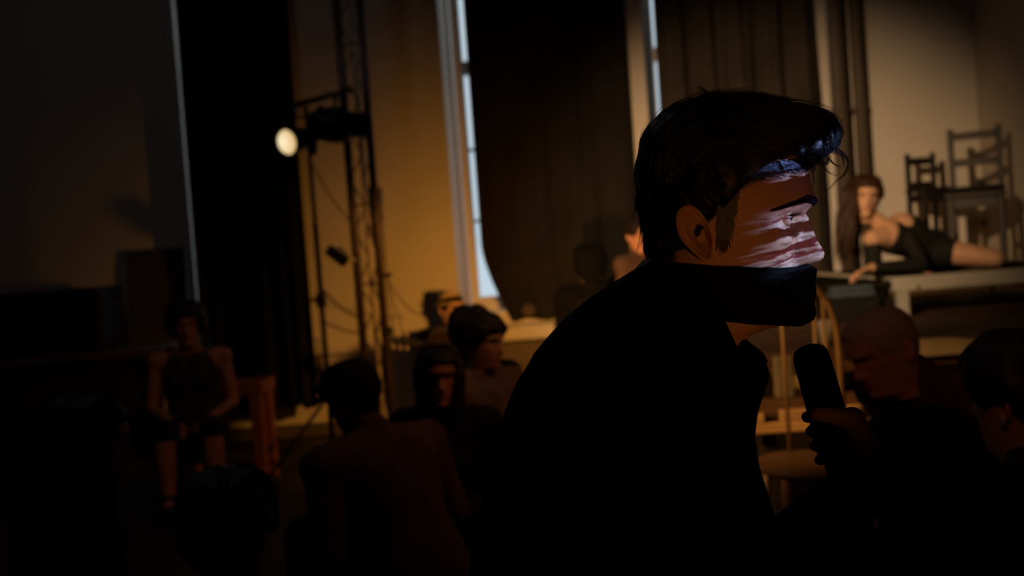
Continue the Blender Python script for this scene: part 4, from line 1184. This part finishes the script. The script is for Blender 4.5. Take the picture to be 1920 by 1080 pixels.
# right arm: shoulder (near side), elbow out of frame, wrist raised to hold the microphone
shR, elR, wrR = PX(1160, 700, .10), PX(1340, 1190, .12), PX(1592, 935, .0)
shL, elL, wrL = PX(1260, 690, -.22), PX(1420, 1130, -.24), PX(1560, 1170, -.16)
pel = Vector((PX(1120, 1000).x - .03, D0 + .03, .62))
nb = PX(1265, 560, -.02)
limb = MB()
limb.cone(nb, T0 + UP * -.04 - fwd * .01, .060, .056)
limb.cone(pel, PX(1190, 800, -.03), .12, .09); limb.cone(PX(1190, 800, -.03), nb, .09, .055)
limb.cone(nb, shR, .06, .05); limb.cone(nb, shL, .06, .05)
limb.cone(shR, elR, .048, .038); limb.cone(elR, wrR, .038, .026); limb.cone(shL, elL, .048, .038); limb.cone(elL, wrL, .038, .026)
dirb = Vector((.72, .65, 0)).normalized(); sb = Vector((dirb.y, -dirb.x, 0))
jj = {}
for sg_, k in ((1, 'R'), (-1, 'L')):
    hpp = pel + sb * .09 * sg_; kn = hpp + dirb * .42 + sb * .05 * sg_ - Vector((0, 0, .07)); an = Vector((kn.x, kn.y, .08)) - dirb * .05; to = an + dirb * .15 - Vector((0, 0, .04))
    jj[k] = (hpp, kn, an, to)
    limb.cone(hpp, kn, .088, .056); limb.cone(kn, an, .056, .036); limb.cone(an, to, .036, .028)
lm_ = fuse(limb, .007, 3, .5)
body.add([v_.co for v_ in lm_.vertices], [list(p.vertices) for p in lm_.polygons]); bpy.data.meshes.remove(lm_)
# microphone axis
m0, m1 = PX(1516, 652, .03), PX(1575, 860, .01)
md = (m1 - m0).normalized()
# fist around the handle: four fingers wrap from behind, thumb across the front
fm = MB()
grip = m0 + md * .093
rgt = RT; tow = -FW
for i in range(4):
    base = grip + md * (-.004 + .0185 * i); r_ = .0195
    arc = []
    for q in range(7):
        a = math.radians(-30 + 27 * q)
        arc.append(base + (rgt * math.cos(a) + tow * math.sin(a) * -1) * (r_ + .0085))
    rad = [.0100, .0102, .0095, .0094, .0088, .0084, .0074] if i < 3 else [.009, .009, .0085, .0083, .0078, .0074, .0066]
    for q in range(6): fm.cone(arc[q], arc[q + 1], rad[q], rad[q + 1], 10)
kb = grip + md * .016 + rgt * .027
fm.cone(kb - md * .020, kb + md * .03, .0150, .0150); fm.cone(kb, kb + md * .045 + rgt * .002, .019, .021); fm.cone(kb + md * .04, wrR, .021, .024)
tb_ = kb - md * .018 + tow * .012
fm.cone(kb + md * .02 + tow * .008, tb_ - rgt * .004, .0155, .013); fm.cone(tb_ - rgt * .004, tb_ - rgt * .026 + tow * .012 - md * .010, .0125, .0105); fm.cone(tb_ - rgt * .026 + tow * .012 - md * .010, tb_ - rgt * .045 + tow * .010 - md * .012, .0102, .0085)
hand(fm, wrL, (elL - wrL) * -1, (0, 0, -1), -1, .5)
hm_ = fuse(fm, .0025, 2, .6)
body.add([v_.co for v_ in hm_.vertices], [list(p.vertices) for p in hm_.polygons]); bpy.data.meshes.remove(hm_)
man = body.build('person', M['skin'], None, True)
tag(man, 'dark haired man in black in profile, striped light on his face, holding a microphone', 'person')
face_bits(man, XM, 0., 1., M['skin'], M['hair_black'], False, True)
# lashes of both eyes
mb = MB()
for s in (-1, 1):
    c_ = Vector((s * 31, face_y(s * 31, 26) - 7.5, 26))
    for k in range(15):
        a = -1.0 + 2.0 * k / 14
        p0 = c_ + Vector((13.2 * math.sin(a), 13.2 * math.cos(a), 1.5)); p1 = p0 + Vector((4 * math.sin(a) + s, 7.5 * math.cos(a), 2.0)); p2 = p1 + Vector((2 * math.sin(a), 3, 3.0))
        mb.tube([XM(p0), XM(p1), XM(p2)], [.00045, .0003, .0001], 4)
mb.build('eyelashes', M['hair_black'], man)

# gaiter over mouth, jaw and neck
rows = []
for k in range(13):
    tt = k / 12
    row = []
    for i in range(96):
        th = 2 * math.pi * i / 96; a = th if th <= math.pi else 2 * math.pi - th
        ztop_ = np.interp(a, [0, .22, .5, .9, 1.4, 2.2, 3.15], [-25, -26, -29, -30, -30, -27, -22])
        zbot_ = np.interp(a, [0, .5, 1.2, 1.7, 2.4, 3.15], [-93, -95, -93, -86, -84, -84])
        z = ztop_ + (zbot_ - ztop_) * tt
        p = head_point(th, z, feat=False)
        fr_ = max(0, math.cos(th))
        yfm = np.interp(tt, [0, .06, .3, .8, .95, 1], [108, 116, 118, 117, 113, 106])
        yloc = p.y + (yfm - interp(T_FRONT, z)) * fr_ ** .9
        # keep the jaw wide under the cloth
        wx_ = p.x * (1.06 + .10 * tt) + math.copysign(3.0, p.x) * min(1, abs(p.x) / 10)
        fold = 1.3 * math.sin(16 * tt + 3 * th) * (1 if tt > .05 else .2) + .9 * math.sin(th * 11 + tt * 8)
        d = Vector((wx_, yloc + fold * fr_, z)); 
        d.x += fold * math.sin(th)
        if a > 1.4: d.y = p.y - 5 * (a - 1.4)
        row.append(XM(d))
    rows.append(row)
g = MB().grid(rows, True).build('neck_gaiter', M['gaiter'], man, True, recalc=False); sm = g.modifiers.new('t', 'SOLIDIFY'); sm.thickness = .003; sm.offset = 0

# hair: shell following the traced outline, then strands
outline = [(1268, 486), (1250, 494), (1232, 492), (1212, 470), (1205, 420), (1197, 370), (1195, 320), (1199, 285), (1210, 252), (1228, 226), (1252, 206), (1285, 194), (1320, 182), (1345, 180), (1375, 181), (1405, 185), (1440, 190), (1475, 200), (1500, 206), (1525, 210), (1548, 222), (1560, 244), (1558, 272), (1540, 297), (1518, 312)]
cu, cv = 4., 31.
ol = []
for px, py in outline:
    u = (px - 1330) * K; v_ = (455 - py) * K; ol.append((math.atan2(v_ - cv, u - cu) % (2 * math.pi), math.hypot(u - cu, v_ - cv)))
ol.sort()
phs = [p[0] for p in ol]; rds = [p[1] for p in ol]
ph0, ph1 = phs[0], phs[-1]
def hair_pt(f, be, lift=0.):
    """f 0..1 from fringe over the crown to the nape, be -1..1 side to side"""
    st = ph0 + float(np.interp(abs(be), [.30, .62, .87, 1.], [0., .11, .34, .34]))
    ph = st + (ph1 - st) * f
    r_ = np.interp(ph, phs, rds) + 1.6 * math.sin(f * 47 + 2 * be) * math.sin(f * 19 + 1)
    b2 = be * 1.566
    cb_ = math.cos(b2) ** .62 if math.cos(b2) > 0 else 0.; sb_ = math.copysign(abs(math.sin(b2)) ** .9, b2)
    r2 = (r_ + lift) * cb_
    # the fringe is pulled in at the temples so that it follows the forehead
    side = 88 - 8.5 * min(1., max(0., (f - .5) / .2)) + lift
    if f < .16: r2 *= 1 - .10 * (1 - f / .16) * abs(be) ** 1.5
    return Vector((side * sb_ * (1 - .10 * max(0, .25 - f) / .25), cu + r2 * math.cos(ph), cv + r2 * math.sin(ph)))
rows = []
NF, NB = 90, 60
for i in range(NF + 1):
    f = i / NF; row = []
    for k in range(NB + 1):
        be = -1 + 2 * k / NB
        n_ = 1.2 * math.sin(be * 40 + 5 * math.sin(f * 5)) + .8 * math.sin(be * 83 + 9 * f) + 1.5 * math.sin(f * 13 + be * 7)
        row.append(XM(hair_pt(f, be, n_ - 3.0)))
    rows.append(row)
hair = MB().grid(rows).build('hair', M['hair_black'], man, True, recalc=False)
sm = hair.modifiers.new('t', 'SOLIDIFY'); sm.thickness = .006; sm.offset = 0
rs = np.random.default_rng(77)
mb = MB()
def strand(pts, r0, tip=.15): 
    n = len(pts); mb.tube(pts, [r0 * (1 - (1 - tip) * (k / (n - 1)) ** 1.5) for k in range(n)], 4, True)
for k in range(5200):
    f = rs.uniform(0.0, 1.0) ** 1.15; be = rs.uniform(-1, 1)
    if be < -.2 and rs.uniform() < .6: be = -be
    if f > .42 and be > .80: continue
    ln = rs.uniform(.10, .26); lift1 = rs.uniform(-1, 4.5) + (rs.uniform(0, 9) if rs.uniform() < .16 else 0)
    drift = rs.normal(0, .035); pts = []
    up_ = f > .62
    for q in range(6):
        t_ = q / 5
        ff = f - ln * t_ if not up_ else f + ln * .5 * t_
        if ff > 1.01: break
        if ff < -.01:
            break
        pts.append(XM(hair_pt(min(1, max(0, ff)), max(-1, min(1, be + drift * t_ + .012 * math.sin(9 * t_ + k))), -1.5 + (lift1 + 1.5) * t_ ** 1.3)))
    if len(pts) > 2: strand(pts, rs.uniform(.0003, .00065))
# fringe strands, swept forward and curling
for k in range(420):
    be = rs.uniform(-.55, .8); f0 = rs.uniform(.10, .26); pts = []
    ext = rs.uniform(2, 22) if rs.uniform() < .85 else rs.uniform(18, 34)
    p_end = hair_pt(0.02, be, 0)
    for q in range(5): pts.append(XM(hair_pt(f0 * (1 - q / 5), be, rs.uniform(0, 2.5))))
    b0 = hair_pt(.05, be, 1)
    dn = rs.uniform(-.3, 1.0); si = rs.normal(0, .25)
    for q in range(1, 6):
        t_ = q / 5
        pts.append(XM(b0 + Vector((si * ext * t_, ext * (.45 * t_ - .25 * t_ * t_), -ext * dn * t_ * t_ * .8 - ext * .15 * t_))))
    strand(pts, rs.uniform(.0003, .0006))
for k in range(46):                      # small curling clumps standing off the fringe
    be = rs.uniform(-.5, .75); c0 = hair_pt(rs.uniform(.0, .10), be, rs.uniform(-3, 2)); R_ = rs.uniform(4, 11); a0 = rs.uniform(.6, 2.2); sg = rs.choice([-1, 1]); sx_ = rs.normal(0, .4)
    for q0 in range(9):
        rr_ = R_ * rs.uniform(.8, 1.2); o_ = Vector((rs.normal(0, 1.2), rs.normal(0, 1.), rs.normal(0, 1.))); pts = []; n_t = rs.uniform(2.2, 4.4)
        for q in range(9):
            t_ = q / 8; a = a0 - sg * n_t * t_; sp2 = rr_ * (1 - .45 * t_)
            pts.append(XM(c0 + o_ + Vector((sx_ * rr_ * t_ * 1.5, sp2 * math.cos(a) - rr_ * math.cos(a0) + 3 * t_, sp2 * math.sin(a) - rr_ * math.sin(a0)))))
        strand(pts, rs.uniform(.0003, .0006))
# tapered hairline at temple, sideburn and nape on the visible side
for k in range(1900):
    w_ = rs.uniform()
    if w_ < .40:      # sideburn
        px, py = rs.uniform(1334, 1372), rs.uniform(362, 462); 
        if px > 1374 - (py - 362) * .22: continue
        dx, dy = rs.uniform(-4, 6), rs.uniform(12, 24)
    elif w_ < .78:     # temple edge
        a_ = rs.uniform(); px = 1345 + 175 * a_; py = 390 - 74 * a_ ** .42 + rs.uniform(-16, 5); dx, dy = rs.uniform(6, 24), rs.uniform(-4, 10)
        if px > 1505: continue
    else:
        px, py = rs.uniform(1222, 1262), rs.uniform(425, 484); dx, dy = rs.uniform(-4, 8), rs.uniform(8, 18)
    pts = []
    for q in range(4):
        t_ = q / 3; u = (px + dx * t_ - 1330) * K; v_ = (455 - py - dy * t_) * K
        # put the point on the side of the head
        th = math.acos(max(-1, min(1, 0)))
        lo, hi = 0.02, math.pi - .02
        for _ in range(18):
            m_ = (lo + hi) / 2
            if head_point(m_, v_, feat=False).y > u: lo = m_
            else: hi = m_
        p = head_point(lo, v_, feat=True); pts.append(XM(p + Vector((1.4 - .6 * t_, .2, 0))))
    strand(pts, rs.uniform(.0004, .0008))
# loose locks traced at the front and crown
fly = [[(1500, 214), (1540, 212), (1566, 222), (1577, 246), (1572, 272), (1556, 288)], [(1505, 220), (1548, 222), (1568, 240), (1566, 262), (1548, 272)],
       [(1510, 262), (1548, 268), (1574, 282), (1590, 303), (1584, 326), (1566, 342), (1551, 360)], [(1515, 275), (1552, 276), (1578, 292), (1582, 314)],
       [(1520, 285), (1548, 292), (1562, 306), (1574, 312)], [(1530, 280), (1560, 284), (1590, 296)], [(1512, 290), (1540, 310), (1556, 326), (1570, 330)],
       [(1500, 225), (1538, 226), (1560, 236), (1572, 250), (1570, 270), (1560, 284)], [(1498, 216), (1530, 206), (1556, 210), (1572, 224), (1578, 240)],
       [(1508, 300), (1522, 320), (1527, 340), (1523, 352)], [(1500, 302), (1516, 326), (1518, 350)], [(1480, 306), (1500, 330), (1508, 352)],
       [(1345, 186), (1328, 176), (1314, 164), (1308, 161)], [(1355, 186), (1335, 180), (1318, 170), (1304, 166)], [(1340, 188), (1320, 178), (1308, 174)], [(1240, 215), (1232, 219), (1226, 227)]]
for ln in fly:
    for c_ in range(5):
        off = Vector((rs.normal(0, 2.5), rs.normal(0, 2.5))); dz = rs.uniform(-.03, .05); pts = []
        # smooth through the traced points
        P_ = [Vector((p[0] + off.x * (i / len(ln)), p[1] + off.y * (i / len(ln)))) for i, p in enumerate(ln)]
        n = len(P_)
        for i in range(n - 1):
            a0, a1, a2, a3 = P_[max(0, i - 1)], P_[i], P_[i + 1], P_[min(n - 1, i + 2)]
            for q in range(4):
                t_ = q / 4; t2 = t_ * t_; t3 = t2 * t_
                v_ = .5 * ((2 * a1) + (-a0 + a2) * t_ + (2 * a0 - 5 * a1 + 4 * a2 - a3) * t2 + (-a0 + 3 * a1 - 3 * a2 + a3) * t3)
                pts.append(PX(v_.x, v_.y, dz * .6 + .01))
        pts.append(PX(P_[-1].x, P_[-1].y, dz * .6 + .01))
        strand(pts, rs.uniform(.0004, .0007))
so = mb.build('hair_strands', M['hair_black'], man, False); so['kind'] = 'stuff'

# jacket: sections from collar to hem, plus both sleeves
sect = [(486, 1222, 1318, .045, -.01), (505, 1190, 1328, .062, -.01), (530, 1150, 1336, .085, -.01), (560, 1104, 1342, .115, -.015), (600, 1056, 1350, .155, -.02), (640, 1018, 1368, .185, -.03), (668, 994, 1420, .20, -.03),
        (690, 982, 1428, .205, -.03), (720, 962, 1418, .205, -.03), (760, 944, 1408, .20, -.03), (800, 930, 1405, .195, -.03), (850, 917, 1414, .19, -.03), (900, 905, 1424, .185, -.03), (960, 890, 1432, .18, -.03),
        (1020, 876, 1440, .175, -.03), (1100, 866, 1440, .17, -.03), (1300, 862, 1420, .17, -.03), (1620, 880, 1400, .165, -.03)]
rows = []
ys = [s_[0] for s_ in sect]
for y in list(np.linspace(486, 700, 40)) + list(np.linspace(706, 1100, 40)) + list(np.linspace(1120, 1620, 12)):
    xl_, xr_, dp, of = [np.interp(y, ys, [s_[q] for s_ in sect]) for q in (1, 2, 3, 4)]
    row = []
    cpt = PX((xl_ + xr_) / 2, y, of); hw = (xr_ - xl_) / 2 * K * .001
    for i in range(84):
        a = 2 * math.pi * i / 84
        ca = math.copysign(abs(math.cos(a)) ** .85, math.cos(a)); sa = math.copysign(abs(math.sin(a)) ** .85, math.sin(a))
        wob = 1 + (.012 * math.sin(5 * a + y * .02) + .010 * math.sin(9 * a - y * .035)) * min(1, max(0, (y - 520) / 120)) * abs(math.sin(a))
        # no silhouette change left/right
        row.append(cpt + RT * hw * ca + (-FW) * dp * sa * wob * (1 if sa > 0 else 1.15))
    rows.append(row)
jk = MB().grid(rows, True).build('jacket', M['jacket'], man, True)
smj = jk.modifiers.new('t', 'SOLIDIFY'); smj.thickness = .004; smj.offset = -1
for (a_, b2, c_) in ((shR, elR, wrR), (shL, elL, wrL)):
    mb = MB(); mb.cone(a_, b2, .075, .060); mb.cone(b2, c_.lerp(b2, .02), .060, .036)
    link('sleeve', fuse(mb, .006, 4, .6, 'sleeve'), M['jacket'], man, True)
# lapel point at the chest
mb = MB(); mb.cone(PX(1372, 652, .03), PX(1420, 676, .02), .018, .012); mb.cone(PX(1372, 652, .03), PX(1395, 740, .03), .02, .015)
link('lapel', fuse(mb, .004, 4, .7, 'lapel'), M['jacket'], man, True)
mb = MB()
for k in 'RL':
    hpp, kn, an, to = jj[k]; mb.cone(pel, hpp, .13, .11); mb.cone(hpp, kn, .105, .075); mb.cone(kn, an, .072, .055)
link('trousers', fuse(mb, .009, 4, .5, 'trousers'), M['dark_cloth'], man, True)
for k in 'RL':
    hpp, kn, an, to = jj[k]; mb = MB(); mb.cone(an - dirb * .03 - Vector((0, 0, .03)), to, .046, .038); mb.cone(an, an + Vector((0, 0, .03)), .046, .046)
    link('shoe', fuse(mb, .008, 3, .6, 'shoe'), M['canvas'], man, True)
# stool he sits on
zt = pel.z - .125
st_ = empty('stool', (pel.x, pel.y, 0), 'tall dark wooden stool under the man in black with the microphone', 'stool')
MB().lathe([(.10, -.03), (.165, -.028), (.17, -.015), (.165, -.001), (.10, 0)], Matrix.Translation((pel.x, pel.y, zt)), 20).build('seat', M['wood_dark'], st_, True)
for q in range(4):
    a = math.pi / 4 + q * math.pi / 2
    MB().tube([(pel.x + .10 * math.cos(a), pel.y + .10 * math.sin(a), zt - .02), (pel.x + .16 * math.cos(a), pel.y + .16 * math.sin(a), .002)], .015, 8).build('leg', M['wood_dark'], st_, True)

# microphone with foam windscreen
mc = empty('microphone', grip, 'black handheld microphone with a foam windscreen, held up in front of the chest', 'microphone')
TM = Matrix.Translation(m0) @ md.to_track_quat('Z', 'Y').to_matrix().to_4x4()
MB().lathe([(.004, -.001), (.012, 0), (.0172, .003), (.0197, .009), (.0205, .02), (.0212, .06), (.0218, .088), (.0205, .097), (.016, .10)], TM, 32).build('windscreen', M['foam'], mc, True)
MB().lathe([(.0165, .098), (.019, .102), (.019, .15), (.0175, .24), (.014, .245)], TM, 28).build('handle', M['black_metal'], mc, True)
MB().lathe([(.0195, .100), (.0202, .103), (.0202, .108), (.0195, .111)], TM, 28).build('collar_ring', M['black_metal'], mc, True)
